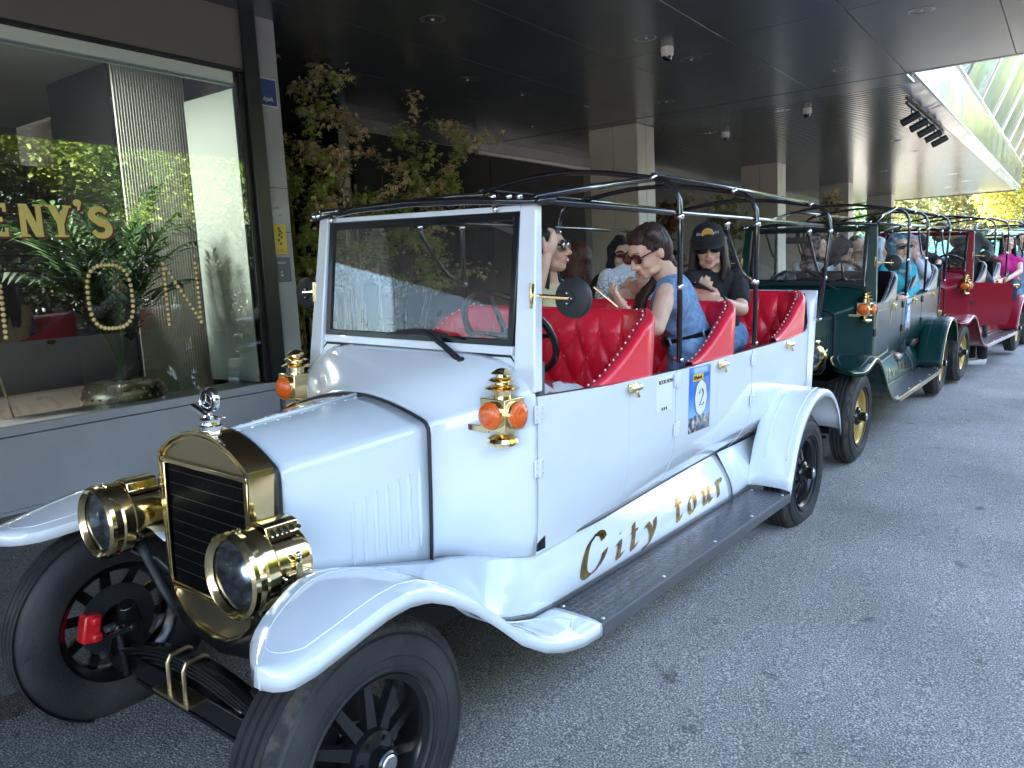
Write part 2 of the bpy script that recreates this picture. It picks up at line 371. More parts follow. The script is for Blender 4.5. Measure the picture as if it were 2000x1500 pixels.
    fg.b2((.008, -.055, 1.885), (.0095, .055, 1.89)); fg.b2((.008, -.055, 1.90), (.0095, .02, 1.905))
    fg.build('sign_figure', mat('sign_brown', (.10, .05, .03), .5), pr)
    return root
def text(s, size, m, parent, M, ext=.0008, name='lettering', shear=0, align='LEFT'):
    c = bpy.data.curves.new('t', 'FONT'); c.body = s; c.size = size; c.extrude = ext; c.resolution_u = 3; c.shear = shear; c.align_x = align
    o = bpy.data.objects.new('t', c); COL.objects.link(o); dg = bpy.context.evaluated_depsgraph_get()
    me = bpy.data.meshes.new_from_object(o.evaluated_get(dg)); bpy.data.objects.remove(o)
    me.materials.clear(); me.materials.append(m); me.transform(M)
    r = bpy.data.objects.new(name, me); COL.objects.link(r)
    if parent is not None: r.parent = parent
    return r
shop()

def hall():
    # building volume above, soffits, hall wall: built as one building with parts
    B = empty('building', (-6, 10, 0), 'tall office building with dark soffit over the drive and mirrored upper facade', 'building')
    def bx(name, m, a, b, bev=0, par=B, **k):
        mb = MB(); mb.b2((a[0] + 6, a[1] - 10, a[2]), (b[0] + 6, b[1] - 10, b[2])); return mb.build(name, m, par, bev=bev, **k)
    mconc = mat('upper_storeys', (.25, .25, .25), .5)
    bx('upper_storeys', mconc, (-30, -10, 5.2), (-1.8, 36.0, 15))
    bx('upper_storeys', mconc, (-1.79, -10, 4.6), (.7, 11.1, 15))
    bx('canopy_core', mdark, (-12, -10, ZC + .03), (.68, 11.1, 4.59))
    bx('canopy_core', mdark, (-12, 11.12, ZC + .06), (-1.83, 35.8, 4.9))
    # soffit panels (near bay): joints on x -1.77,-2.9,-4.02 ... and y 7.88
    xs = [.7, -.63, -1.765, -2.9, -4.03, -5.16, -6.29, -7.42, -8.6, -10.2, -12]
    ys = [-10, -7, -4.2, 0, 3.95, 7.88, 11.05]
    for i in range(len(xs) - 1):
        for j in range(len(ys) - 1):
            mb = MB(); mb.b2((xs[i + 1] + 6 + .004, ys[j] - 10 + .004, ZC), (xs[i] + 6 - .004, ys[j + 1] - 10 - .004, ZC + .02)); mb.build('soffit_panel', msoff, B, bev=.0015, seg=1)
    bx('soffit_step', msoff, (-12, 11.055, ZC - .004), (.72, 11.13, ZC + .5), .002)
    bx('soffit_border', msoff, (-12, 11.135, ZC), (-1.78, 11.75, ZC + .03), .002)
    # ribbed far bay: rib boards running across, each its own
    n = 0; y = 11.76
    while y < 35.7:
        w = .155; mb = MB(); x0, x1 = -12 + 6, -1.97 + 6; 
        mb.poly([(x0, y - 10, ZC + .02), (x0, y - 10 + .02, ZC), (x0, y - 10 + w - .02, ZC), (x0, y - 10 + w, ZC + .02), (x0, y - 10 + w, ZC + .045), (x0, y - 10, ZC + .045)], (x1 - x0, 0, 0)); mb.build('soffit_board', mrib, B, ang=0); y += w + .006; n += 1
    bx('soffit_edge', mdark, (-12, 35.72, ZC - .03), (-1.9, 35.82, ZC + .4), .003)
    # mirrored bulkhead: lower band sloping out from the soffit edge, rail, upper band
    mmir = noisy(mat('mirror_cladding', (.3, .3, .3), .2, .35), (.13, .14, .16), (.24, .25, .28), scale=1.1, detail=6, rv=(.10, .34)); N, L, b = nodes(mmir)
    tcn = N.new('ShaderNodeTexCoord'); nn = N.new('ShaderNodeTexNoise'); nn.inputs['Scale'].default_value = .9; L.new(tcn.outputs['Object'], nn.inputs[0])
    bpn = N.new('ShaderNodeBump'); bpn.inputs['Strength'].default_value = .35; bpn.inputs['Distance'].default_value = .15; L.new(nn.outputs[0], bpn.inputs['Height']); L.new(bpn.outputs[0], b.inputs['Normal'])
    yy = frange(11.15, 35.9, 10)
    for a, c in zip(yy, yy[1:]):
        for (x0, z0, x1, z1) in ((-1.965, ZC + .002, -1.77, 3.86), (-1.745, 3.90, -1.70, 4.62)):
            mb = MB(); e = .006; mb.add([V(x0, a + e, z0), V(x0, c - e, z0), V(x1, c - e, z1), V(x1, a + e, z1), V(x0 - .03, a + e, z0 + .05), V(x0 - .03, c - e, z0 + .05), V(x1 - .03, c - e, z1 + .03), V(x1 - .03, a + e, z1 + .03)], [(0, 1, 2, 3), (4, 7, 6, 5), (0, 3, 7, 4), (1, 5, 6, 2), (3, 2, 6, 7), (0, 4, 5, 1)])
            mb.v = [(v[0] + 6, v[1] - 10, v[2]) for v in mb.v]; mb.build('mirror_panel', mmir, B, ang=0)
    bx('steel_rail', MT['steel'], (-1.775, 11.14, 3.862), (-1.735, 35.9, 3.898), .004)
    bx('steel_rail', MT['steel'], (-1.72, 11.14, 4.625), (-1.66, 35.9, 4.66), .004)
    # upper facade leaning outwards above
    for k, (a, c) in enumerate(zip(yy, yy[1:])):
        for q in range(3):
            z0 = 4.68 + q * 1.5; z1 = z0 + 1.47; x0 = -1.70 + (z0 - 4.68) * .42; x1 = -1.70 + (z1 - 4.68) * .42
            mb = MB(); e = .01; mb.add([V(x0 + 6, a + e - 10, z0), V(x0 + 6, c - e - 10, z0), V(x1 + 6, c - e - 10, z1), V(x1 + 6, a + e - 10, z1)], [(0, 1, 2, 3)])
            mb.build('facade_panel', mmir, B, ang=0, sol=.03)
        mb = MB(); mb.tube([(4.31, a - 10, 4.66), (6.2, a - 10, 9.1)], .03, 6); mb.build('facade_mullion', MT['steel'], B)
    # back wall and returns of the hall
    mw = MB(); 
    for i in range(9):
        y0 = 7.75 + i * 3.1
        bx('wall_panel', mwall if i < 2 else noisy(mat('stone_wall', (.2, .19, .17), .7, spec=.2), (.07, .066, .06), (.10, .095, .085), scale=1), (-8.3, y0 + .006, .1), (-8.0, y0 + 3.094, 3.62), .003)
    bx('bulkhead', mdark, (-8.4, 7.6, 3.63), (-7.99, 36, ZC + .02))
    mglow = mat('cove_lip', (.52, .49, .45), .4)  # pale strip colour stands in for a line of light along the wall
    bx('cove_lip', mglow, (-7.98, 10.42, 3.545), (-7.9, 14.07, 3.60), .003)
    # deep dark entrance recess between the pier and the wall
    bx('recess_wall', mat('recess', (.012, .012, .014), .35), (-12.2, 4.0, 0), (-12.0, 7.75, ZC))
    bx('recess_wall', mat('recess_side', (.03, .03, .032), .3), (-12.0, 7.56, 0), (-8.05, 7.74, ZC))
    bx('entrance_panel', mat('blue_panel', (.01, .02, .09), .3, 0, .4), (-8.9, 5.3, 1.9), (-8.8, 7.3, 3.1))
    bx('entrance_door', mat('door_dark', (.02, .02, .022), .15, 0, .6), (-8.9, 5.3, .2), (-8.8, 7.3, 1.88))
    bx('recess_wall', mdark, (-12, 4.59, 0), (-5.9, 4.72, ZC))
    # interior of the shop
    inr = mat('shop_interior', (.09, .085, .08), .6)
    bx('shop_floor', mat('shop_floor', (.25, .21, .18), .4), (-12, -9, .60), (-5.96, 4.2, .66))
    bx('shop_back_wall', noisy(mat('shop_back', (.2, .17, .14), .6), (.14, .125, .11), (.20, .18, .16), scale=1), (-9.6, -9, .6), (-9.5, 4.2, 3.5))
    bx('shop_side_wall', mat('side_wall_brown', (.10, .085, .07), .6), (-9.6, 4.40, .6), (-5.95, 4.45, 3.5))
    bx('shop_ceiling', mat('shop_ceiling', (.35, .34, .33), .7), (-9.6, -9, 3.45), (-5.96, 4.2, 3.5))
    bx('shop_dark_screen', mat('screen_dark', (.015, .014, .016), .3), (-8.6, 2.6, .66), (-8.5, 4.1, 2.9))
    bx('shop_bench', mat('bench_red', (.16, .05, .035), .6), (-8.3, -1, .66), (-7.9, 2.6, 1.35))
    # corrugated column casing and pale blind at the window end
    mcg = mat('corrugated', (.62, .61, .58), .45); mb = MB(); rows = []
    for i in range(8 * 26 + 1):
        y = 3.59 + .65 * i / (8 * 26); x = -6.40 + .016 * math.sin(2 * PI * i / 8); rows.append([V(x + 6, y - 10, .66), V(x + 6, y - 10, 3.44)])
    mb.grid(rows); mb.build('corrugated_panel', mcg, B, ang=180)
    bx('column_side', mdark, (-7.4, 3.565, .66), (-6.42, 3.585, 3.44))
    
    bx('pale_blind', mat('pale_blind2', (.72, .82, .75), .5), (-6.30, 4.16, .80), (-5.62, 4.172, 3.2))
    # columns along the drive
    for k, y in enumerate((11.32, 18.4, 25.3, 32.05)):
        c = empty('column', (-5.95, y, 0), ['stone clad column nearest the entrance, behind the white car', 'second stone clad column, behind the green car windscreen', 'third stone clad column, with a narrow gap of garden after it', 'farthest stone clad column at the end of the canopy'][k], 'column', 'stone clad columns under the canopy')
        zt = ZC if k else ZC - .004
        for (a, b2) in (((-.42, 0, 0), (-.005, .02, zt)), ((.005, 0, 0), (.415, .02, zt)), ((.395, .025, 0), (.415, .30, zt)), ((.395, .31, 0), (.415, .62, zt)), ((-.42, .025, 0), (-.4, .62, zt)), ((-.42, .60, 0), (.39, .615, zt))):
            mb = MB(); mb.b2(a, b2); mb.build('cladding_panel', mcol, c, bev=.004)
        mb = MB(); mb.b2((-.39, .022, 0), (.39, .59, zt)); mb.build('column_core', mdark, c, ang=0)
    return B
hall()

def downlights():
    pts = [(-4.574, 5.486), (-3.463, 7.345), (-3.457, 8.44), (-5.67, 7.351), (-5.669, 8.439), (-1.227, 8.407), (-2.325, 10.247), (-4.572, 10.284), (-6.77, 10.316), (-6.78, 6.4), (-2.3, 5.5), (-1.2, 6.2), (-3.6, 12.2), (-2.9, 17.2), (-2.9, 19.4), (-2.9, 26), (-2.9, 29), (-5.1, 13.2), (-4.2, 23), (-3.6, 31)]
    L = ['downlight in the dark soffit above the maple leaves, nearest the camera on the left', 'downlight just before the large white dome camera', 'downlight just beyond the large white dome camera', 'downlight straight above the maple tops, near one of a close pair', 'downlight right of the maple tops, far one of a close pair', 'largest downlight, alone near the upper right corner of the photo', 'downlight right of centre above the smooth soffit edge, over the second dome camera', 'downlight above the right side of the nearest column', 'downlight above the black track of cables left of the nearest column', 'downlight hidden among the dry maple leaves', 'downlight off the top edge, left of the large corner one', 'downlight off the top edge, beside the corner one', 'downlight touching the second dome camera under the ribbed soffit', 'downlight of the ribbed bay below the five spotlights', 'second downlight of the ribbed bay below the five spotlights', 'downlight far back in the ribbed bay, right of the third column', 'downlight farther back, second right of the third column', 'downlight beside the small dome camera at the nearest column', 'downlight in the ribbed bay above the third column', 'farthest downlight near the last column']
    r = MB(); r.lathe([(.085, .0), (.105, -.004), (.118, -.001), (.118, .006)], Matrix.Identity(4), 28); rim = r.mesh('downlight_rim', mat('lamp_rim', (.5, .5, .5), .25, .8), 40)
    q = MB(); q.lathe([(.0, .035), (.03, .03), (.06, .012), (.085, .0)], Matrix.Identity(4), 20); ref = q.mesh('reflector', noisy(mat('lamp_reflector', (.8, .8, .8), .3, .2), (.35, .35, .36), (.95, .95, .97), scale=40, lo=.4, hi=.6), 20)  # light and dark speckle in the colour paints the glitter of the unlit reflector
    bm_ = MB(); bm_.sph((0, 0, .012), .022, 10); bu = bm_.mesh('bulb', mat('lamp_bulb', (.85, .85, .85), .2), 180)
    for i, (x, y) in enumerate(pts):
        lb = L[i]
        e = empty('downlight', (x, y, ZC - .002 if y > 11 else ZC), lb, 'downlight', 'recessed downlights in the soffit')
        for nm, me in (('rim', rim), ('reflector', ref), ('bulb', bu)):
            o = bpy.data.objects.new(nm, me); COL.objects.link(o); o.parent = e
    wh = mat('camera_shell', (.72, .70, .66), .35); dk = mat('camera_dome', (.01, .01, .012), .05, 0, .8)
    for i, (x, y) in enumerate(((-3.45, 7.80), (-3.287, 12.35), (-4.9, 13.4))):
        e = empty('dome_camera', (x, y, ZC), ['white dome security camera under the smooth soffit, largest of its kind', 'white dome security camera under the ribbed soffit beside a downlight', 'small dome camera far back beside the nearest column'][i], 'security camera', 'dome cameras under the soffit')
        mb = MB(); mb.lathe([(0, .0), (.062, 0), (.066, -.02), (.063, -.07), (.052, -.088), (0, -.088)], Matrix.Identity(4), 24); mb.build('shell', wh, e)
        mb = MB(); mb.lathe([(.047, -.085), (.045, -.11), (.032, -.13), (.015, -.14), (.0, -.142)], Matrix.Identity(4), 24); mb.build('dome', dk, e, ang=180)
    # track with five spotlights
    e = empty('track_light', (-2.06, 14.9, ZC), 'black track with five tubular spotlights near the mirrored edge of the soffit', 'track light')
    mb = MB(); mb.b2((-.02, -1.95, -.05), (.02, 1.95, -.012)); mb.build('track', MT['blackm'], e, bev=.003)
    for k in range(5):
        y = -1.5 + k * .78; mb = MB(); mb.tube([(0, y, -.05), (0, y, -.17)], .012, 8); st = mb.build('stem', MT['blackm'], e)
        mb = MB(); mb.tube([(.10, y + .02, -.145), (-.12, y - .06, -.26)], .055, 16); sp = mb.build('spotlight', MT['blackm'], e)
downlights()

# lit ceiling lamp inside the shop, seen through the glass at the upper left
cl = empty('ceiling_lamp', (-6.1, 2.56, 3.45), 'lit round ceiling lamp inside the shop at the upper left of the window', 'ceiling lamp')
mb = MB(); mb.lathe([(0, -.03), (.14, -.03), (.15, -.022)], Matrix.Identity(4), 28); mb.build('lamp_diffuser', mat('lamp_diffuser', (.8, .8, .8), .5, emit=(1, .95, .88), es=.5), cl)
mb = MB(); mb.lathe([(.15, -.024), (.165, -.02), (.165, 0)], Matrix.Identity(4), 28); mb.build('lamp_rim', MT['blackm'], cl)
al = bpy.data.lights.new('shop_lamp', 'AREA'); al.shape = 'DISK'; al.size = .28; al.energy = 8; al.color = (1, .95, .88)
ao = bpy.data.objects.new('shop_lamp', al); COL.objects.link(ao); ao.parent = cl; ao.location = (0, 0, -.035)
# ------------------------------------------------------------------ vintage style tour cars
# car frame: x to the car's left side, y from the front axle back to the rear, z up
FZ = [(-.34, .742), (-.30, .744), (-.24, .755), (-.17, .772), (-.09, .79), (-.02, .803), (.05, .806), (.12, .794), (.20, .757), (.30, .695), (.40, .615), (.52, .511), (.64, .438), (.74, .398), (.86, .368), (1.0, .362)]
FI = [(-.335, .742), (-.325, .715), (-.305, .680), (-.278, .642), (-.24, .606), (-.2, .580), (-.15, .556), (-.1, .534), (-.054, .522), (0, .532), (.05, .560), (.12, .605), (.174, .628), (.29, .622), (.45, .602), (.62, .592), (1.0, .592)]
FO = [(-.335, .756), (-.325, .785), (-.31, .804), (-.29, .816), (-.24, .824), (-.14, .826), (0, .822), (.4, .815), (1.0, .815)]
RZ = [(2.935, .372), (2.985, .50), (3.03, .610), (3.11, .715), (3.19, .778), (3.29, .828), (3.38, .852), (3.47, .86), (3.56, .85), (3.65, .822), (3.73, .772), (3.80, .70), (3.84, .63), (3.86, .56)]
ZT = [(.9, 1.155), (1.4, 1.132), (2.1, 1.126), (2.9, 1.141), (3.5, 1.149), (3.72, 1.16), (3.84, 1.185), (3.93, 1.25), (3.98, 1.33), (4.02, 1.40)]
XB = [(.9, .590), (1.1, .582), (1.54, .553), (1.965, .522), (2.4, .495), (2.9, .474), (3.4, .462), (4.1, .46)]
ZB = [(.9, .588), (3.0, .585), (3.6, .60), (3.95, .75), (4.1, .86)]
def body_pt(s, y, z, push=0.0):
    zc = .84; zb = interp(ZB, y); xb = interp(XB, y); x = .60
    if y > 3.75: x = .60 - .10 * sm((y - 3.75) / .35) ** 2
    if z < zc: x -= (.60 - xb) * ((zc - z) / (zc - zb)) ** 2.1
    return V(s * (x + push), y, z)
def side_patch(s, y0, y1, name, m, par, push=0.0, t0=0.0, t1=1.0, ny=None, bev=.004, org=None, th=.012):
    ny = ny or max(3, int((y1 - y0) / .07)); mb = MB(); nz = 18; P = []
    for i in range(ny):
        y = y0 + (y1 - y0) * i / (ny - 1); a, b = interp(ZT, y), interp(ZB, y); P.append([body_pt(s, y, a + (b - a) * (t0 + (t1 - t0) * j / (nz - 1)), push) for j in range(nz)])
    Q = [[p - V(s * th, 0, 0) for p in r] for r in P]
    mb.grid(P); mb.grid(Q)
    n = len(P); k = nz; o = n * k
    for i in range(n - 1): mb.add([P[i][0], P[i + 1][0], Q[i + 1][0], Q[i][0]], [(0, 1, 2, 3)]); mb.add([P[i][-1], P[i + 1][-1], Q[i + 1][-1], Q[i][-1]], [(0, 1, 2, 3)])
    for j in range(k - 1): mb.add([P[0][j], P[0][j + 1], Q[0][j + 1], Q[0][j]], [(0, 1, 2, 3)]); mb.add([P[-1][j], P[-1][j + 1], Q[-1][j + 1], Q[-1][j]], [(0, 1, 2, 3)])
    if org is not None: mb.v = [(v[0] - org[0], v[1] - org[1], v[2] - org[2]) for v in mb.v]
    return mb.build(name, m, par, ang=40)
def wheel_parts(pal):
    """tyre, rim, spokes, hub; axle along x, outside to +x"""
    Mx = Matrix.Rotation(PI / 2, 4, 'Y')
    w = .155; o = w / 2
    T = MB(); prof = []
    prof += [(.205, o - .028), (.215, o - .012), (.24, o - .002), (.275, o + .002), (.305, o - .004), (.326, o - .012)]
    tread = [(.342, o - .022), (.350, o - .036)]
    for k in range(4):
        a = (o - .034) - k * .0285; tread += [(.3545, a - .001), (.3545, a - .0185), (.343, a - .0200), (.343, a - .0265)]
    T.lathe(prof, Mx, 72); T.lathe([prof[-1], tread[0], tread[1]], Mx, 72, m=1)
    T.lathe([tread[1]] + tread[2:-2] + [(.350, -o + .036), (.342, -o + .022)], Mx, 72)
    T.lathe([(.342, -o + .022), (.326, -o + .012), (.305, -o + .004), (.275, -o - .002), (.24, -o + .002), (.215, -o + .012), (.205, -o + .028)], Mx, 72)
    # raised rings on the sidewall
    for r in (.318, .262, .228): T.lathe([(r - .003, o - .005 if r < .3 else o - .008), (r, o + .003 if r < .3 else o - .002), (r + .003, o - .005 if r < .3 else o - .010)], Mx, 72)
    ty = T.mesh('tyre', [MT['rubber'], MT['scuff']], 30)
    Rm = MB(); Rm.lathe([(.212, o - .008), (.216, o - .016), (.203, o - .026), (.192, o - .030), (.180, o - .055), (.176, -.01), (.183, -o + .04), (.205, -o + .025), (.214, -o + .012)], Mx, 60)
    rm = Rm.mesh('rim', pal['rim'], 40)
    S = MB()
    for rr, h, q in ((.060, .058, 0), (0, 0, 0)):
        pass
    a0 = V(.045, .050, 0); a1 = V(.010, .180, 0)
    S.add([V(.052, .045, -.017), V(.052, .045, .017), V(.018, .180, .012), V(.018, .180, -.012), V(.028, .045, -.022), V(.028, .045, .022), V(-.006, .180, .017), V(-.006, .180, -.017)], [(0, 1, 2, 3), (4, 7, 6, 5), (0, 4, 5, 1), (1, 5, 6, 2), (2, 6, 7, 3), (3, 7, 4, 0)])
    sp = S.mesh('spoke', pal['rim'], 0)
    H = MB(); H.lathe([(0, .115), (.030, .115), (.034, .11), (.035, .075), (.052, .068), (.066, .060), (.072, .045), (.072, .0), (.05, -.03)], Mx, 30)
    hb = H.mesh('hub', pal['hub'], 35)
    C = MB(); C.lathe([(0, .119), (.022, .118), (.026, .114)], Mx, 20); cp = C.mesh('hub_cap', MT['steel'], 40)
    B = MB()
    for k in range(6):
        a = 2 * PI * k / 6; B.tube([(.05, .052 * math.cos(a), .052 * math.sin(a)), (.075, .052 * math.cos(a), .052 * math.sin(a))], .007, 6)
    bt = B.mesh('wheel_nuts', pal['hub'], 40)
    return ty, rm, sp, hb, cp, bt
def put(name, me, par, loc=(0, 0, 0), rot=(0, 0, 0)):
    o = bpy.data.objects.new(name, me); COL.objects.link(o); o.parent = par; o.location = loc; o.rotation_euler = rot; return o
def tuft(u, z, ztop):
    """quilted relief: u along the back, z height; diamonds below, pleats above"""
    p = .128; q = .118; zr = 1.285
    if z > zr:
        k = abs(math.sin(PI * u / p)); e = k ** .42; return .024 * e * (1 - .35 * sm((z - zr) / .12))
    a = u / p + (z - zr) / (2 * q); b = u / p - (z - zr) / (2 * q)
    return .024 * (abs(math.sin(PI * a)) * abs(math.sin(PI * b))) ** .36
def seat(yb, ztop, pal, par, det=1.0, depth=.60):
    root = empty('seat'); root.parent = par; seatm = pal['seat']
    hw = .552; rc = .20; L = [(hw - rc) * 2, PI / 2 * rc, depth - rc]
    total = L[0] + 2 * L[1] + 2 * L[2]; n = int(total / (.0105 / det)); nz = int(.56 / (.0125 / det))
    def plan(s):
        c = total / 2; d = s - c; sg = 1 if d > 0 else -1; d = abs(d)
        if d < L[0] / 2: return V(sg * d, yb, 0), V(0, -1, 0), 0
        d -= L[0] / 2
        if d < L[1]:
            a = d / rc; return V(sg * (hw - rc + rc * math.sin(a)), yb - rc + rc * math.cos(a), 0), V(-sg * math.sin(a), -math.cos(a), 0), a / (PI / 2) * .25
        d -= L[1]; return V(sg * hw, yb - rc - d, 0), V(-sg, 0, 0), .25 + .75 * d / L[2]
    def top(w): # height of the rim along back -> wing front
        if w < .12: return ztop
        zb = interp(ZT, yb - .2) + .005
        return zb + (ztop - zb) * (1 - (w - .12) / .88) ** 1.55 + .012 * (1 - w)
    IN = []; st = []; OUT = []; tk = .085
    for i in range(n + 1):
        s = total * i / n; p, nr, w = plan(s); zt = top(w); row = []; ro = []
        th = tk * (1 - .42 * w)
        for j in range(nz + 1):
            z = .84 + (zt - .03 - .84) * j / nz
            lean = .05 * (1 - w) * (z - 1.0)
            f = sm((zt - z) / .10) if z > zt - .10 else 1
            dd = tuft(s - total / 2, z, zt) * f * (1 - .8 * sm((w - .45) / .3)) + .0035 * noise.noise(V(s * 9, z * 9, yb)) + .0015 * noise.noise(V(s * 31, z * 24, yb))
            row.append(p + nr * (th * .5 + dd) + V(0, lean, z))
        # roll over the top
        c0 = p + V(0, .05 * (1 - w) * (zt - 1.0), zt - .03)
        for a in frange(0, PI, 8)[1:]:
            row.append(c0 + nr * (math.cos(a) * th * .5) + V(0, 0, math.sin(a) * .03))
        for z in (1.15, .84):
            row.append(p - nr * th * .5 + V(0, 0, min(z, zt - .035)))
        IN.append(row)
        if abs(w) > .08: st.append((c0 + nr * (th * .18) + V(0, 0, .031), w))
    mb = MB(); mb.grid(IN); mb.build('seat_back', seatm, root, ang=180)
    # welt and studs on the rim
    sd_ = MB(); last = None
    for p, w in st:
        if last is None or (p - last).length > .036:
            sd_.sph(p, .0046, 6); last = p
    tag(sd_.build('stud_row', pal['stud'], root, ang=180), kind='stuff')
    mb = MB(); a = [p + V(0, 0, 0) - V(0, 0, .001) for p, w in st]
    half = [q for q in st if q[0].x < 0]; h2 = [q for q in st if q[0].x > 0]
    for hh in (half, h2): mb = MB(); mb.tube([p + V((.014 if p.x > 0 else -.014), 0, -.003) for p, w in hh], .003, 5); mb.build('welt', pal['welt'], root, ang=180)
    # buttons
    bu = MB(); bu.sph((0, 0, 0), (.011, .011, .008), 10); bme = bu.mesh('button', seatm, 180)
    k = 0
    for r in range(4):
        z = 1.285 - r * .118
        for i in range(-7, 8):
            s = (i + (.0 if r % 2 == 0 else .5)) * .128
            if abs(s) > L[0] / 2 + L[1] * .7: continue
            if z > top(0) - .06: continue
            p, nr, w = plan(s + total / 2)
            o = put('button', bme, root, p + nr * (tk * .5 * (1 - .42 * w) + .004) + V(0, .05 * (z - 1.0), z)); o.rotation_euler = nr.to_track_quat('Z', 'Y').to_euler()
    # cushion
    mb = MB(); n1, n2 = 20, 10; rows = []
    for i in range(n1 + 1):
        x = -.53 + 1.06 * i / n1; row = []
        for j in range(n2 + 1):
            y = yb - .06 - .50 * (1 - j / n2); e = (1 - abs(2 * i / n1 - 1) ** 8) * (1 - abs(2 * j / n2 - 1) ** 6); row.append(V(x, y, .90 + .07 * e - .012 * (1 - abs(math.sin(PI * i / 4)) ** .4)))
        rows.append(row)
    mb.grid(rows); mb.b2((-.42, yb - .56, .64), (.42, yb - .06, .90)); mb.build('seat_cushion', seatm, root, ang=50)
    return root
def nib(strokes, w, ang):
    """calligraphic strokes: polyline swept by a slanted nib, returned as quads in 2-D"""
    q = []; nx, ny = math.cos(ang) * w / 2, math.sin(ang) * w / 2
    for st in strokes:
        P = []
        for i in range(len(st) - 1):     # catmull-rom
            p0 = st[max(i - 1, 0)]; p1 = st[i]; p2 = st[i + 1]; p3 = st[min(i + 2, len(st) - 1)]
            for k in range(6):
                t = k / 6; P.append(tuple(.5 * (2 * p1[d] + (p2[d] - p0[d]) * t + (2 * p0[d] - 5 * p1[d] + 4 * p2[d] - p3[d]) * t * t + (3 * p1[d] - p0[d] - 3 * p2[d] + p3[d]) * t ** 3) for d in (0, 1)))
        P.append(st[-1])
        for a, b in zip(P, P[1:]): q.append([(a[0] - nx, a[1] - ny), (b[0] - nx, b[1] - ny), (b[0] + nx, b[1] + ny), (a[0] + nx, a[1] + ny)])
    return q
GL = {'C': (.95, [[(.80, .78), (.74, .93), (.52, .98), (.26, .82), (.10, .50), (.10, .18), (.30, .02), (.58, .10), (.78, .34), (.82, .48)]]),
      'i': (.42, [[(.05, .50), (.17, .58), (.17, .36), (.15, .12), (.24, .02), (.36, .14)], [(.19, .80), (.22, .82)]]),
      't': (.50, [[(.20, .86), (.18, .60), (.14, .18), (.22, .02), (.38, .16)], [(.04, .60), (.22, .62), (.38, .60)]]),
      'y': (.72, [[(.02, .50), (.12, .58), (.24, .44), (.34, .20), (.36, .05)], [(.58, .62), (.54, .34), (.40, .06), (.18, -.22), (.02, -.16)]]),
      'o': (.66, [[(.30, .60), (.10, .44), (.08, .16), (.24, .02), (.44, .14), (.50, .40), (.40, .58), (.28, .60)]]),
      'u': (.70, [[(.05, .50), (.16, .60), (.15, .36), (.12, .12), (.22, .02), (.40, .18), (.50, .40)], [(.54, .62), (.50, .34), (.48, .12), (.56, .02), (.66, .12)]]),
      'r': (.55, [[(.05, .52), (.16, .62), (.15, .38), (.12, .02)], [(.15, .38), (.26, .58), (.42, .60), (.46, .50)]])}
PAL = {}
def palette(key, paint, seatc, trim, rimc, hubc, welt=None, bead=None, stud=None):
    PAL[key] = dict(paint=paint, seat=seatc, trim=trim, rim=rimc, hub=hubc, welt=welt or seatc, bead=bead or paint, stud=stud or MT['white'])
pw = mat('white_car_paint', (.75, .78, .82), .16, 0, 1.0); noisy(pw, (.73, .765, .81), (.76, .79, .83), scale=3, rv=(.12, .2))
pg = mat('dark_green_car_paint', (.004, .032, .030), .26, 0, 0, spec=.3); pr_ = mat('crimson_car_paint', (.24, .005, .018), .22, 0, .05, spec=.35); py = mat('yellow_car_paint', (.72, .46, .02), .2, 0, .8)
def leather(n, c1, c2): return noisy(mat(n, c1, .34, 0, .15), c1, c2, scale=4, bump=.12, bscale=160, rv=(.28, .4))
palette('white', pw, leather('red_leather', (.74, .010, .032), (.82, .018, .048)), MT['sealgrey'], MT['black'], MT['black'], welt=mat('dark_welt', (.12, .004, .01), .4))
gold = mat('gold_wheel_paint', (.55, .36, .10), .3, .4)
bl = leather('black_leather', (.010, .010, .012), (.018, .018, .02))
palette('green', pg, bl, MT['brass'], gold, MT['black'], bead=MT['brass'], stud=mat('steel_stud', (.85, .85, .85), .15, 1), welt=mat('white_welt', (.6, .6, .6), .5))
palette('red', pr_, bl, mat('pale_pink_trim', (.8, .62, .6), .2, .5), gold, MT['black'], bead=mat('pale_trim2', (.75, .6, .55), .2, .7), stud=PAL['green']['stud'], welt=PAL['green']['welt'])
palette('yellow', py, bl, MT['brass'], MT['black'], MT['black'])

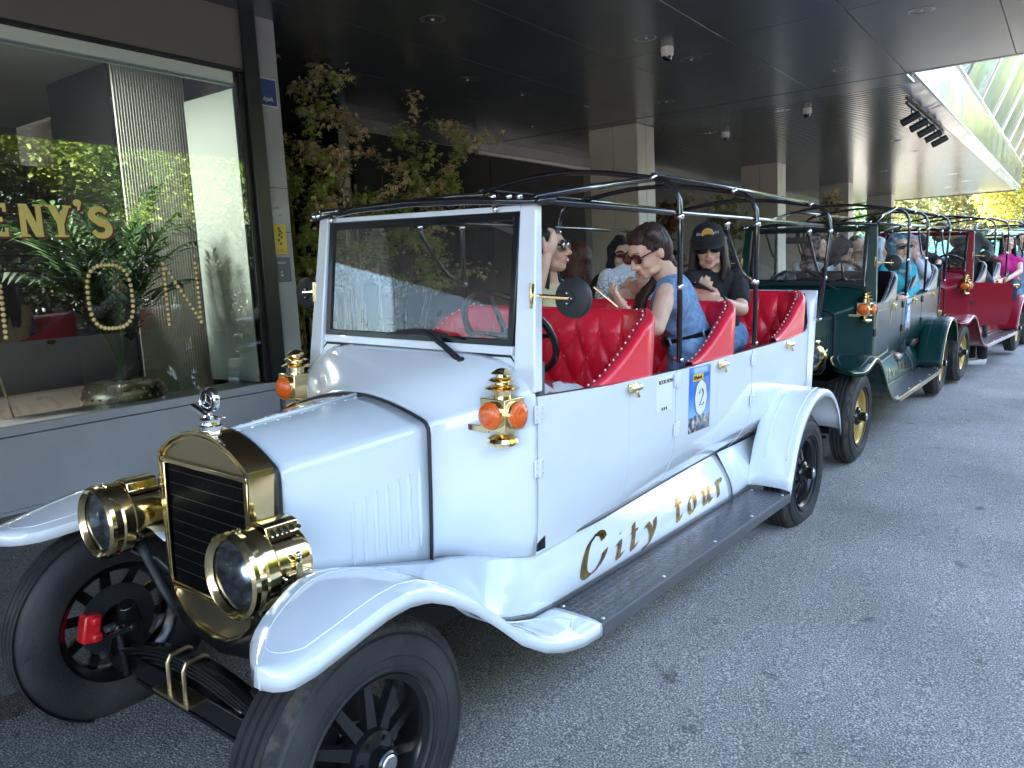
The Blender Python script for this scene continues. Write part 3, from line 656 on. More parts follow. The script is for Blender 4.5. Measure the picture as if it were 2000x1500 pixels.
def fender(par, s, name, ys, Zt, It, Ot, pal, front):
    rows = []; K = 9
    for y in ys:
        z = interp(Zt, y); xi = interp(It, y); xo = interp(Ot, y); row = []
        dzi = -.03 if (front and y < .12) else 0.0
        row.append(V(s * (xi - .002), y, z - .004 + dzi))
        for k in range(K):
            t = k / (K - 1); e = .010 * (1 - abs(2 * t - 1) ** 4)
            row.append(V(s * (xi + (xo - xi) * t), y, z + e))
        row.append(V(s * (xo + .004), y, z - .012)); row.append(V(s * (xo + .003), y, z - .040))
        rows.append(row)
    if front:
        z0 = interp(Zt, ys[0]) - .036; r = [V(p.x, p.y - .004, min(p.z, z0)) for p in rows[0]]; rows.insert(0, r)
    mb = MB(); mb.grid(rows); f = mb.build(name, pal['paint'], par, ang=60, sol=.004)
    # pressed bead following the edge
    def P(y, t, dz=.004):
        z = interp(Zt, y); xi = interp(It, y); xo = interp(Ot, y); return V(s * (xi + (xo - xi) * t), y, z + .010 * (1 - abs(2 * t - 1) ** 4) + dz - .003)
    def Px(y, x, dz=.0): 
        z = interp(Zt, y); xi = interp(It, y); xo = interp(Ot, y); t = max(0, min(1, (x - xi) / (xo - xi))); return V(s * x, y, z + .010 * (1 - abs(2 * t - 1) ** 4) + dz)
    bd = MB(); white = pal is PAL['white']
    if front:
        a = [Px(y, interp(Ot, y) - .042) for y in frange(-.235, .60, 40)]
        c = [Px(y, min(interp(It, y) + .045, .74)) for y in frange(-.235, .16, 20)]
        tip = [Px(-.262, .678), Px(-.278, .700), Px(-.284, .725), Px(-.276, .752), Px(-.258, .770)]
        bd.tube(c[::-1] + tip + a, .0038, 6)
        bd.tube([Px(.66, .63), Px(.74, .62), Px(.84, .635), Px(.91, .68), Px(.92, .73), Px(.86, .765), Px(.76, .775)], .0045, 6)
    else:
        for dx in (.045, .165): bd.tube([Px(y, .815 - dx) for y in ys[2:int(len(ys) * .62)]], .0045, 6)
    bd.build('pressed_bead', pal['paint'], f, ang=180)
    if pal['bead'] is not pal['paint']:
        e = MB(); pts = [V(s * (interp(Ot, y) + .005), y, interp(Zt, y) - .01) for y in ys]
        if front: pts = [V(s * (interp(It, y)), y, interp(Zt, y) + .0) for y in frange(.0, -.335, 10)] + pts
        e.tube(pts, .0048, 6); e.build('edge_trim', pal['bead'], f, ang=180)
    return f
def valance_pt(s, y, t, push=0):
    if y < .99: B = V(interp(FI, y) + .004, y, interp(FZ, y) + .003)
    else: B = V(.594, y, .363)
    if y < .9:
        k = sm((y - .632) / .253); T = V(.347 + .213 * k if y > .632 else .246 + .105 * max(0, y - .09) / .542, y, .600 if y > .632 else .600 + (.632 - y) * .20)
    else: T = V(min(interp(XB, y) - .005, .56), y, .600)
    p = B.lerp(T, t); bulge = .026 * math.sin(PI * t ** .8) * (1 if y > .9 else max(0, (y - .35) / .55))
    n = V((T - B).z, 0, -(T - B).x); n = n.normalized() if n.length > 1e-4 else V(1, 0, 0)
    p = p + n * (bulge + push); return V(s * p.x, p.y, p.z)

def make_car(key, pose, label, group='tour cars waiting in line', banner='2', door_open=0, det=1.0, full=True):
    pal = PAL[key]; paint = pal['paint']
    car = empty('tour_car', label=label, cat='vintage car', group=group, M=pose)
    # ---- wheels
    ty, rm, sp, hb, cp, bt = wheel_parts(pal)
    for s in (1, -1):
        for y in (0, 3.45):
            w = put('wheel', rm, car, (s * (.672 if s > 0 or y else .650), y, .355), (0, 0, 0 if s > 0 else PI))
            put('tyre', ty, w)
            for k in range(10): put('spoke', sp, w, (0, 0, 0), (2 * PI * k / 10 + .2, 0, 0))
            put('hub', hb, w); put('hub_cap', cp, w); put('wheel_nuts', bt, w)
            # brake disc with calliper
            mb = MB(); mb.lathe([(.06, -.030), (.132, -.030), (.134, -.036), (.132, -.042), (.06, -.042)], Matrix.Translation((0, 0, 0)) @ Matrix.Rotation(PI / 2, 4, 'Y'), 36); mb.build('brake_disc', MT['blackm'] if key == 'white' else MT['steel'], w)
            if s > 0: continue
            mb = MB(); mb.box((-.045, -s * .0 + (.105 if s < 0 else -.105), .01), (.055, .06, .10), Matrix.Rotation(.2, 3, 'X')); mb.box((-.075, (.095 if s < 0 else -.095), .04), (.03, .03, .03)); mb.box((-.075, (.095 if s < 0 else -.095), -.02), (.03, .035, .03)); mb.build('brake_calliper', MT['redpl'], w, bev=.008)
    # ---- chassis
    mb = MB(); mb.b2((-.42, .25, .40), (.42, 3.85, .56)); mb.b2((-.40, .80, .56), (.40, 3.85, .615)); mb.build('underbody', MT['blackm'], car)  # plain dark floor box, added to hide light under the body
    mb = MB(); mb.b2((-.60, -.03, .195), (.60, .03, .275)); mb.build('front_axle', MT['black'], car, bev=.008)
    mb = MB(); mb.tube([(-.6, 3.45, .355), (.6, 3.45, .355)], .045, 10); mb.sph((0, 3.45, .355), .12, 14); mb.build('rear_axle', MT['blackm'], car)
    mb = MB()
    for k in range(4):
        ww = .52 - k * .09; mb.grid([[V(x, yq, .405 - k * .014 - .12 * (x / .52) ** 2) for yq in (-.075, -.02)] for x in frange(-ww, ww, 15)])
    mb.build('leaf_spring', MT['black'], car, sol=.008, ang=180)
    for x in (-.09, .0):
        mb = MB(); mb.tube([(x, -.10, .30), (x, -.10, .395), (x, -.09, .415), (x, -.03, .42), (x, -.02, .41)], .0075, 8); mb.build('spring_bolt', MT['brassdull'], car)
    mb = MB(); mb.b2((-.15, -.125, .295), (.05, -.055, .305)); mb.build('spring_plate', MT['brassdull'], car, bev=.002)
    for s in (1, -1):
        mb = MB(); mb.tube([(s * .56, 0, .24), (s * .52, .0, .36), (s * .50, -.02, .45)], [.045, .04, .03], 10); mb.box((s * .52, -.02, .30), (.07, .09, .16)); mb.tube([(s * .45, -.06, .22), (s * .47, -.07, .40)], .014, 8); mb.tube([(s * .33, -.08, .44), (s * .47, -.09, .37), (s * .52, -.09, .28)], .012, 8)
        mb.build('steering_knuckle', MT['black'], car, bev=.004)
        mb = MB()
        for q in ((.47, -.10, .40), (.52, -.10, .29)): mb = MB(); mb.tube([(s * q[0], q[1] + .02, q[2]), (s * q[0], q[1] - .012, q[2])], .013, 6); mb.build('shackle_bolt', MT['steel'], car)
    mb = MB(); mb.poly([(-.30, .02, .60), (-.22, .02, .44), (0, .02, .40), (.22, .02, .44), (.30, .02, .60)], (0, .5, 0)); mb.build('engine_shield', MT['black'], car, bev=.01)
    mb = MB(); mb.tube([(-.50, -.0, .16), (.50, .0, .16)], .012, 6); mb.build('track_rod', MT['black'], car)
    # ---- bonnet
    def hsec(y):
        t = (y - .09) / .542; w = .243 + .105 * t; zc = 1.012 + .062 * t; zr = 1.102 + .044 * t; zb = .60 - .01 * t
        h = [(w - .003, zb), (w, .72), (w + .001, .85), (w, zc - .035), (w - .002, zc - .014), (w - .012, zc + .002), (w - .03, zc + .012)]
        for k in range(1, 9):
            u = 1 - k / 8; x = (w - .03) * u; h.append((x, zr - (zr - zc - .012) * u ** 1.8))
        return h
    for s in (1, -1):
        rows = []
        for y in frange(.092, .622, 10): rows.append([V(s * x, y, z) for x, z in hsec(y)])
        mb = MB(); mb.grid(rows); h = mb.build('bonnet', paint, car, ang=50, sol=.003)
        for k in range(7):   # pressed louvres
            y = .335 + k * .042; mb = MB(); w = .243 + .105 * (y - .09) / .542
            z0, z1 = .66, .88 + .01 * k; pts = []
            mb.grid([[V(s * (w + .001 + (.0065 if j in (1, 2) and 0 < i < 7 else 0)), y + (-.009, -.004, .004, .009)[j] * (.4 if i in (0, 7) else 1), z0 + (z1 - z0) * i / 7) for j in range(4)] for i in range(8)]); mb.build('louvre', paint, h, ang=180)
        if full:
            rv = MB(); rv.sph((0, 0, 0), (.006, .006, .004), 8); rme = rv.mesh('rivet', paint, 180)
            for k in range(11): put('rivet', rme, h, (s * .032, .12 + k * .047, 1.102 + .044 * (.03 + k * .047) / .542 - .001))
            if s > 0:
                mb = MB(); mb.tube([(0, .095, 1.104), (0, .62, 1.147)], .007, 8); mb.build('bonnet_hinge', paint, h, ang=180)
    sec = hsec(.10); pts = [(x + .004, .095, z + .004) for x, z in sec] ; full_ = [V(*p) for p in pts] + [V(-p[0], p[1], p[2]) for p in pts[::-1][1:]]
    mb = MB(); mb.tube(full_, .011, 8); mb.build('bonnet_seal', MT['seal'], car, ang=180)
    sec = hsec(.632); pts = [(x + .002, .628, z + .002) for x, z in sec]; full_ = [V(*p) for p in pts] + [V(-p[0], p[1], p[2]) for p in pts[::-1][1:]]
    mb = MB(); mb.tube(full_, .0065, 6); mb.build('bonnet_seal', MT['seal'], car, ang=180)
    # ---- scuttle
    def csec(t):
        k = sm(t); y = .636 + .262 * t; w = .348 + .252 * k; zc = 1.074 + .094 * k
        zr = 1.146 + .146 * t
        out = [(w * .985, .594), (w, .68), (w + .001, .85), (w, zc - .05), (w - .002, zc - .016), (w - .010, zc + .006)]
        for u in (.985, .965, .94, .90, .84, .75, .64, .52, .40, .28, .18, .09, 0):
            x = (w - .010) * u
            out.append((x, zr - (zr - zc - .006) * u ** (2.0 + 4.5 * k)))
        return y, out
    rows = []
    for t in frange(0, 1, 14):
        y, o = csec(t); rows.append([V(x, y, z) for x, z in o] + [V(-x, y, z) for x, z in o[::-1][1:]])
    mb = MB(); mb.grid(rows); mb.build('scuttle', paint, car, ang=180, sol=.003)
    mb = MB(); mb.tube([(-.53, .905, 1.20), (-.512, .902, 1.265), (-.49, .900, 1.287), (.49, .900, 1.287), (.512, .902, 1.265), (.53, .905, 1.19)], .0055, 6); mb.build('scuttle_seal', MT['seal'], car, ang=180)
    mb = MB(); mb.grid([[V(x, .93, z) for z in (.60, 1.27)] for x in (-.595, 0, .595)]); mb.build('dashboard', MT['blackm'], car, sol=.05)
    # ---- windscreen
    wy = lambda z: .905 + .106 * (z - 1.32)
    def wbox(mb, x0, x1, z0, z1, d0, d1):
        vs = [V(x, wy(z) + d, z) for x in (x0, x1) for z in (z0, z1) for d in (d0, d1)]
        mb.add(vs, [(0, 1, 3, 2), (4, 6, 7, 5), (0, 4, 5, 1), (2, 3, 7, 6), (0, 2, 6, 4), (1, 5, 7, 3)])
    ws = MB(); wbox(ws, -.502, .502, 1.783, 1.803, -.012, .03); wbox(ws, -.513, .513, 1.19, 1.2915, -.002, .025); wbox(ws, -.502, .502, 1.292, 1.322, -.012, .03); wf = ws.build('windscreen', paint, car, bev=.003)
    for s in (1, -1):
        mb = MB(); y0, y1 = wy(1.17), wy(1.803)
        a = [(.515, y0 - .014, 1.17), (.604, y0 - .004, 1.17), (.602, y0 + .045, 1.17), (.515, y0 + .045, 1.17)]; c = [(.503, y1 - .014, 1.803), (.566, y1 - .006, 1.803), (.564, y1 + .032, 1.803), (.503, y1 + .032, 1.803)]
        mb.add([V(s * x, y, z) for x, y, z in a + c], [(0, 1, 2, 3), (4, 7, 6, 5), (0, 4, 5, 1), (1, 5, 6, 2), (2, 6, 7, 3), (3, 7, 4, 0)]); mb.build('windscreen_post', paint, wf, bev=.006, seg=3)
    mb = MB(); wbox(mb, -.500, -.474, 1.322, 1.783, -.006, .012); wbox(mb, .474, .500, 1.322, 1.783, -.006, .012); wbox(mb, -.474, .474, 1.752, 1.783, -.006, .012); wbox(mb, -.474, .474, 1.322, 1.345, -.006, .012); mb.build('glass_surround', MT['black'], wf, bev=.003)
    mb = MB(); mb.add([V(x, wy(z) + .002, z) for x, z in ((-.475, 1.343), (.475, 1.343), (.475, 1.754), (-.475, 1.754))], [(0, 1, 2, 3)]); mb.build('windscreen_glass', MT['wsglass'], wf, ang=0)
    # wiper
    mb = MB(); mb.tube([(-.10, .876, 1.345), (.02, .88, 1.352), (.15, .88, 1.350), (.27, .884, 1.338)], [.004, .007, .007, .004], 6); mb.tube([(-.04, .873, 1.356), (.10, .868, 1.368), (.22, .873, 1.352)], .005, 6); wp = mb.build('wiper', MT['blackm'], car)
    mb = MB(); mb.tube([(.10, .872, 1.362), (.20, .868, 1.315), (.29, .86, 1.265)], [.008, .011, .012], 8); mb.tube([(.29, .86, 1.265), (.335, .87, 1.235)], [.017, .017], 12); mb.build('wiper_arm', MT['blackm'], wp)
    mb = MB(); mb.tube([(.325, .868, 1.241), (.350, .875, 1.225)], .0185, 12); mb.build('wiper_cap', mat('grey_cap', (.25, .25, .25), .3), wp)
    # ---- mirrors and scuttle lamps
    for s in (1, -1):
        mb = MB(); mb.tube([(s * .572, .935, 1.497), (s * .70, .95, 1.490)], .0075, 10); mb.lathe([(0, .012), (.014, .012), (.018, .004), (.018, 0)], Matrix.Translation((s * .568, .935, 1.497)) @ Matrix.Rotation(PI / 2 * s, 4, 'Y'), 14)
        mb.box((s * .574, .918, 1.497), (.008, .030, .086)); arm = mb.build('mirror_arm', MT['brass'], car, bev=.002)
        Mm = Matrix.Translation((s * .700, .968, 1.489)) @ Matrix.Rotation(PI / 2, 4, 'X')
        mb = MB(); mb.lathe([(0, .008), (.060, .008), (.0665, .004), (.0685, -.004), (.0685, -.018), (.064, -.024)], Mm, 40); mb.build('mirror_shell', MT['blackm'], arm, ang=40)
        mb = MB(); mb.lathe([(0, -.021), (.066, -.022)], Mm, 40); mb.build('mirror_glass', MT['mirrorface'], arm)
        mb = MB(); mb.box((s * .690, .955, 1.489), (.042, .006, .042), Matrix.Rotation(PI / 4, 3, 'Y')); mb.build('mirror_mount', MT['blackm'], arm, bev=.002)
        mb = MB()
        for dx, dz in ((0, .017), (0, -.017), (.017, 0)): mb.sph((s * (.690 + dx), .951, 1.489 + dz), .004, 8)
        mb.build('mount_screws', MT['chrome'], arm)
        # lamp
        c = V(s * .547, .778, 1.112); h = .053
        mb = MB(); mb.box(c, (h * 2, h * 2, h * 2.08)); lamp = mb.build('side_lamp', MT['brass'], car, bev=.0025)
        T = Matrix.Translation(c); mb = MB()
        mb.lathe([(.030, .055), (.030, .083), (.034, .085), (.036, .088), (.058, .083), (.060, .086), (.040, .096), (.026, .098), (.024, .106), (.026, .113), (.046, .110), (.048, .113), (.032, .121), (.020, .123), (.019, .131), (.022, .135), (.037, .133), (.038, .136), (.018, .149), (.008, .152), (0, .153)], T, 32); mb.build('lamp_chimney', MT['brass'], lamp, ang=30)
        mb = MB(); mb.lathe([(.020, -.055), (.020, -.070), (.034, -.074), (.052, -.082), (.057, -.094), (.052, -.104), (.040, -.112), (.018, -.118), (0, -.119)], T, 32); mb.build('lamp_base', MT['brass'], lamp, ang=30)
        mb = MB(); mb.b2((s * .41, .735, 1.048), (s * .52, .742, 1.070)); mb.b2((s * .405, .73, 1.04), (s * .412, .78, 1.078)); mb.build('lamp_bracket', MT['brass'], lamp, bev=.002)
        for d, ax in ((V(0, -1, 0), 'f'), (V(s, 0, 0), 's')):
            Q = d.to_track_quat('Z', 'Y').to_matrix().to_4x4(); Tm = Matrix.Translation(c + d * (h)) @ Q
            mb = MB(); mb.lathe([(.046, 0), (.047, .010), (.046, .012)], Tm, 32); mb.build('lens_ring', MT['brass'], lamp)
            mb = MB(); prof = [(.045, .010), (.045, .018), (.041, .025), (.030, .030), (.012, .033), (0, .033)]
            rows = []
            n = 64
            for r, hh in prof: rows.append([Tm @ V(r * math.cos(2 * PI * j / n), r * math.sin(2 * PI * j / n), hh - (.0022 if (j % 2 and .012 < r < .045) else 0)) for j in range(n)])
            mb.grid(rows, False, True); mb.build('amber_lens', MT['amber'], lamp, ang=180)
    # ---- radiator
    half = [(0, .466), (.085, .474), (.155, .506), (.205, .552), (.232, .612), (.241, .80), (.2505, 1.008), (.245, 1.028), (.225, 1.045), (.17, 1.078), (.10, 1.104), (.04, 1.116), (0, 1.118)]
    out = half + [(-x, z) for x, z in half[::-1][1:-1]]
    mb = MB(); n = len(out); ring = [[V(x, y, z) for x, z in out] for y in (.004, .0, .086)]
    ins = [V(x * .955, .0, (z - .79) * .975 + .79) for x, z in out]
    mb.grid([[V(x, .086, z) for x, z in out], [V(x, .006, z) for x, z in out], [V(x * .992, .0, (z - .79) * .995 + .79) for x, z in out], ins, [V(p.x, .014, p.z) for p in ins]], False, True)
    rad = mb.build('radiator_shell', MT['brass'], car, ang=30)
    gx, g0, g1 = .212, .602, .995
    tp = [(-.228, 1.0), (.228, 1.0)] + [(x * .95, (z - .79) * .97 + .79) for x, z in half if z > 1.02] + [(-x * .95, (z - .79) * .97 + .79) for x, z in half[::-1] if z > 1.02 and x > 0]
    mb = MB(); mb.poly([(x, .010, z) for x, z in tp], (0, .01, 0)); mb.build('tank_panel', MT['brassdull'], rad, ang=0); mb = MB(); mb.poly([(-.222, .010, .598), (.222, .010, .598)] + [(x * .95, .010, (z - .79) * .97 + .79) for x, z in half[::-1] if z < .56] + [(-x * .95, .010, (z - .79) * .97 + .79) for x, z in half if z < .56 and x > 0], (0, .01, 0)); mb.build('tank_panel', MT['brassdull'], rad, ang=0)
    mb = MB()
    for (a, b) in (((-.235, .0, .995), (.235, .008, 1.012)), ((-.228, .0, .586), (.228, .008, .600)), ((-.236, .001, .60), (-.214, .009, .995)), ((.214, .001, .60), (.236, .009, .995))): mb.b2(a, b)
    mb.build('grille_frame', MT['brass'], rad, bev=.003)
    mb = MB(); mb.tube([(x * .90, .006, (z - .79) * .93 + .795) for x, z in [q for q in half if q[1] > 1.02]] + [(-x * .90, .006, (z - .79) * .93 + .795) for x, z in [q for q in half[::-1] if q[1] > 1.02]], .003, 6); mb.tube([(-.20, .006, .580), (.20, .006, .580)], .003, 6); mb.build('panel_bead', MT['brass'], rad)
    mb = MB(); mb.b2((-gx, .030, g0), (gx, .035, g1)); mb.build('radiator_core', mat('core_black', (.006, .006, .008), .35), rad, ang=0)
    mb = MB(); k = -gx + .003
    while k < gx: mb.b2((k, .014, g0), (k + .0016, .029, g1)); k += .0066
    tag(mb.build('radiator_fins', mat('fin_black', (.016, .015, .016), .3, .6), rad, ang=0), kind='stuff')
    fl = MB(); fl.b2((-gx, .0125, -.0012), (gx, .0145, .0012)); fme = fl.mesh('radiator_tube', mat('tube_grey', (.05, .05, .055), .3, .5), 0)
    for k in range(9): put('radiator_tube', fme, rad, (0, 0, g0 + .04 + k * .041))
    # cap, ring emblem and winged bar
    mb = MB(); T = Matrix.Translation((0, .045, 1.112)); mb.lathe([(.034, -.004), (.034, .018), (.030, .022), (.028, .030), (.031, .032), (.031, .038), (.029, .040), (.018, .046), (.008, .050), (.007, .060), (0, .060)], T, 28); cap = mb.build('radiator_cap', MT['chrome'], car, ang=30)
    cz = 1.207; Te = Matrix.Translation((0, .045, cz)) @ Matrix.Rotation(.12, 4, 'Z') @ Matrix.Rotation(PI / 2, 4, 'X')
    mb = MB(); mb.lathe([(.030, .006), (.034, .010), (.0385, .008), (.040, .0), (.0385, -.008), (.034, -.010), (.0, -.008)], Te, 32); mb.build('emblem_ring', MT['chrome'], cap, ang=40)
    mb = MB(); mb.lathe([(0, .0065), (.031, .0075)], Te, 28); mb.build('emblem_face', MT['black'], cap)
    mb = MB()
    for a in (90, 210, 330): mb.tube([Te @ V(0, 0, .009), Te @ V(.021 * math.cos(R_(a)), .021 * math.sin(R_(a)), .009)], [.004, .002], 6)
    mb.tube([Te @ V(.022 * math.cos(t), .022 * math.sin(t), .009) for t in frange(0, 2 * PI, 25)[:-1]], .002, 6, True); mb.build('emblem_star', MT['chrome'], cap)
    mb = MB(); mb.poly([(-.020, .04, 1.160), (-.060, .038, 1.176), (-.100, .036, 1.188), (-.104, .036, 1.180), (-.075, .038, 1.164), (-.02, .04, 1.150)], (0, .018, 0)); mb.build('emblem_wing', MT['chrome'], cap, bev=.002)
    mb = MB(); mb.tube([(.01, .045, 1.156), (.055, .040, 1.159), (.085, .036, 1.166)], .0035, 8); mb.sph((.086, .036, 1.166), (.010, .004, .006), 8); mb.build('cap_lever', MT['chrome'], cap)
    # ---- headlamps
    for s in (1, -1):
        c = V(s * .372, -.14, .802); T = Matrix.Translation(c) @ Matrix.Rotation(PI / 2, 4, 'X')
        mb = MB(); mb.lathe([(.094, .004), (.101, .016), (.108, .020), (.116, .012), (.119, .0), (.115, -.012), (.112, -.024), (.116, -.030), (.116, -.060), (.110, -.068), (.098, -.070), (.092, -.075), (.092, -.172), (.087, -.186), (.0, -.192)], T, 56); hl = mb.build('headlamp', MT['brass'], car, ang=30)
        mb = MB(); mb.lathe([(.092, -.002), (.080, -.055), (.050, -.085), (0, -.095)], T, 40); mb.build('reflector', noisy(mat('reflector_alu', (.75, .75, .77), .08, 1), (.25, .25, .28), (.92, .93, .96), scale=22, lo=.40, hi=.6, rv=(.15, .35)), hl, ang=180)  # bright and dark patches in the colour paint glints on the reflector
        mb = MB(); mb.lathe([(0, -.055), (.030, -.058), (.036, -.07)], T, 24); mb.build('lamp_bulb_shield', MT['chrome'], hl)
        mb = MB(); mb.lathe([(.096, .001), (.06, .007), (0, .009)], T, 40); mb.build('lamp_glass', MT['lampglass'], hl, ang=180)
        ch = MB(); rows = []
        for i in range(9):
            a = R_(-34 + 68 * i / 8 + 0); rr = .092 + (.030 if 1 < i < 7 else .004); rows.append([c + V(math.sin(a) * rr * 1.02, yy, math.cos(a) * rr) for yy in (.076, .180)])
        ch.grid(rows); ch.add(rows_cap(rows, 0, c) + [], [tuple(range(9))]); ch.add(rows_cap(rows, 1, c), [tuple(range(9))]); ch.build('lamp_chimney', MT['brass'], hl, bev=.004, ang=30)
        for k in range(5):
            a = R_(34 if True else 0) ; mb = MB(); p = c + V(s * math.sin(R_(29)) * .121, .086 + k * .020, math.cos(R_(29)) * .1175); d = V(s * math.sin(R_(33)), 0, math.cos(R_(33))); mb.lathe([(.0, .0015), (.0062, .0012), (.0068, -.003)], Matrix.Translation(p) @ d.to_track_quat('Z', 'Y').to_matrix().to_4x4(), 10); mb.build('vent_hole', MT['blackm'], hl)
        mb = MB(); p = c + V(s * .095, .13, -.01); mb.box(p, (.016, .020, .060)); mb.tube([p + V(0, 0, .03), p + V(s * .006, 0, .048)], .009, 8); mb.tube([p + V(0, -.03, 0), p + V(0, .03, 0)], .006, 8); mb.build('lamp_fitting', MT['brass'], hl, bev=.002)
        mb = MB(); mb.sph(p + V(s * .006, 0, .052), .009, 10); mb.sph(p + V(0, -.04, -.01), .006, 8); mb.sph(p + V(0, .04, -.01), .006, 8); mb.sph(c + V(0, -.02 + .04, .118), (.01, .006, .006), 8); mb.build('lamp_screws', MT['chrome'], hl)
        mb = MB(); mb.tube([p + V(0, 0, -.03), p + V(0, .004, -.09), p + V(-s * .03, -.01, -.13), p + V(-s * .07, .0, -.14), p + V(-s * .13, .03, -.15), p + V(-s * .2, .05, -.20)], .0085, 8); mb.tube([p + V(0, -.01, -.028), p + V(-s * .01, -.03, -.08), p + V(-s * .05, -.02, -.125)], .006, 8); mb.build('lamp_cable', MT['seal'], hl, ang=180)
        mb = MB(); mb.tube([c + V(0, .12, -.09), c + V(-s * .02, .14, -.17), c + V(-s * .06, .16, -.26), c + V(-s * .12, .18, -.34)], [.020, .017, .017, .02], 10, flat=.6); mb.build('lamp_fork', MT['blackm'], hl, ang=180)
    # ---- fenders, running boards, valances
    fy = [-.335, -.331, -.325, -.316, -.305, -.292, -.278, -.26, -.24, -.22, -.2] + frange(-.18, .98, 46)
    for s in (1, -1):
        ff = fender(car, s, 'front_fender', fy, FZ, FI, FO, pal, True)
        if s < 0: ff.location.x = .022
        ry = frange(2.935, 3.86, 34)
        f = fender(car, s, 'rear_fender', ry, RZ, [(0, .575)], [(0, .815)], pal, False)
        mb = MB(); mb.b2((s * .592, .985, .347), (s * .815, 2.93, .359)); bd = mb.build('running_board', treadplate, car, bev=.002)
        mb = MB(); mb.b2((s * .808, .985, .318), (s * .822, 2.93, .362)); mb.b2((s * .594, .978, .33), (s * .822, .988, .361)); mb.b2((s * .586, .985, .357), (s * .596, 2.93, .366)); mb.build('board_edge', MT['sealgrey'] if key == 'white' else pal['trim'], bd, bev=.001)
        mb = MB()
        for y in (1.03, 1.5, 2.0, 2.45, 2.89): mb.lathe([(0, .004), (.006, .003), (.008, 0)], Matrix.Translation((s * .79, y, .359)), 10)
        for y in (1.03, 2.89): mb.lathe([(0, .004), (.006, .003), (.008, 0)], Matrix.Translation((s * .62, y, .359)), 10)
        mb.build('board_screws', MT['steel'], bd)
        mb = MB(); mb.grid([[valance_pt(s, y, t) for t in frange(0, 1, 12)] for y in frange(.0, .96, 22) + frange(1.0, 2.668, 34)]); vl = mb.build('valance', paint, car, ang=60, sol=.003)
        mb = MB(); mb.tube([valance_pt(s, 2.672, t) for t in frange(0, 1, 12)], .0065, 6); mb.tube([valance_pt(s, y, 1.0, .012) + V(0, 0, -.006) for y in frange(.93, 2.67, 20)], .0085, 8, flat=1.3); mb.tube([V(s * (interp(FI, y) + .008), y, interp(FZ, y) + .012) for y in frange(.62, .985, 10)], .009, 6); mb.build('valance_seal', MT['sealgrey'], vl, ang=180)
        mb = MB(); mb.grid([[valance_pt(s, 2.0, t, -.012) + V(0, y - 2.0, 0) for t in frange(0, 1, 10)] for y in (2.675, 2.9, 3.25)]); mb.build('rear_apron', paint, car, ang=60, sol=.003)
        # lettering City tour
        lm = MB(); cur = 1.185 if s > 0 else 2.42; scale = .150; sgn = s
        def wp_(u, v):
            y = (1.185 + u) if s > 0 else (2.47 - u)
            return valance_pt(s, y + .0, .17 + v * 3.3, .0035)
        x = -.03
        for ch_ in 'City tour':
            if ch_ == ' ': x += .13; continue
            wd, st = GL[ch_]; sh = .22
            sc = scale * (1.22 if ch_ == 'C' else 1.0)
            lm = MB()
            for q in nib([[(px_ * .9 + py_ * sh, py_) for px_, py_ in t] for t in st], .24, R_(22)):
                ps = [wp_(x + a * sc * 1.25, b * sc) for a, b in q]; lm.add(ps, [(0, 1, 2, 3)])
            for st_ in [[(px_ * .9 + py_ * sh, py_) for px_, py_ in t] for t in st]:
                for (a, b), (c_, d_) in zip(st_, st_[1:]):
                    L_n = math.hypot(c_ - a, d_ - b) or 1; ox, oy = -(d_ - b) / L_n * .028, (c_ - a) / L_n * .028
                    lm.add([wp_(x + X_ * sc * 1.25, Y_ * sc) + V(s * .0012, 0, .0006) for X_, Y_ in ((a + ox, b + oy), (c_ + ox, d_ + oy), (c_ - ox, d_ - oy), (a - ox, b - oy))], [(0, 1, 2, 3)])
            lm.build('letter', MT['goldfoil'] if key == 'white' else MT['brass'], vl, ang=0, fix=False)
            x += wd * sc * 1.25 + .045
    # ---- body sides and doors
    segs = [(.905, 1.537, 1), (1.543, 1.962, 0), (1.968, 2.432, 1), (2.438, 2.882, 0), (2.888, 3.427, 1), (3.433, 4.03, 0)]
    hm = mat('hinge_' + key, (.76, .775, .79) if key == 'white' else (.02, .02, .02), .3)
    for s in (1, -1):
        side_patch(s, .89, 4.02, 'body_lining', MT['blackm'], car, push=-.016, ny=24)
        for k, (a, b, d) in enumerate(segs):
            if not d:
                p = side_patch(s, a, b, 'body_side', paint, car, ny=max(4, int((b - a) / .04)))
                if key != 'white' and k < 5: pass
                continue
            hinge = (s * .6, a, 0); dr_ = side_patch(s, a, b, 'door', paint, car, push=.002, org=hinge, ny=max(4, int((b - a) / .04)))
            dr_.location = hinge
            if k == 0 and s == 1 and door_open: dr_.rotation_euler = (0, 0, -door_open)
            if key == 'green' and k == 0 and s == 1:
                mb = MB(); pl = [body_pt(1, y, z, .006) - Vector(hinge) for y, z in [(a + .06, 1.09), (b - .07, 1.075), (b - .055, 1.06), (b - .055, .70), (b - .08, .68), (a + .07, .66), (a + .045, .68), (a + .045, 1.07)]]; mb.tube(pl, .0022, 5, True); mb.build('door_pinstripe', pal['trim'], dr_)
            for z in ((1.095, .905) if k == 0 else (1.085, .86)):
                mb = MB(); c = body_pt(s, a, z, .007) - Vector(hinge)
                mb.box(c + V(0, -.016, 0), (.006, .024, .062)); mb.box(c + V(0, .016, 0), (.006, .024, .062)); mb.tube([c + V(s * .003, 0, -.033), c + V(s * .003, 0, .033)], .0055, 8)
                hg = mb.build('hinge', hm, dr_, bev=.002)
                if full and key == 'white':
                    sc_ = MB()
                    for dy in (-.017, .017):
                        for dz in (-.02, 0, .02): sc_.sph(c + V(s * .003, dy, dz), (.002, .0035, .0035), 6)
                    # screws kept within the hinge mesh's door as a sibling part
                    sc_.build('hinge_screws', MT['steel'], dr_)
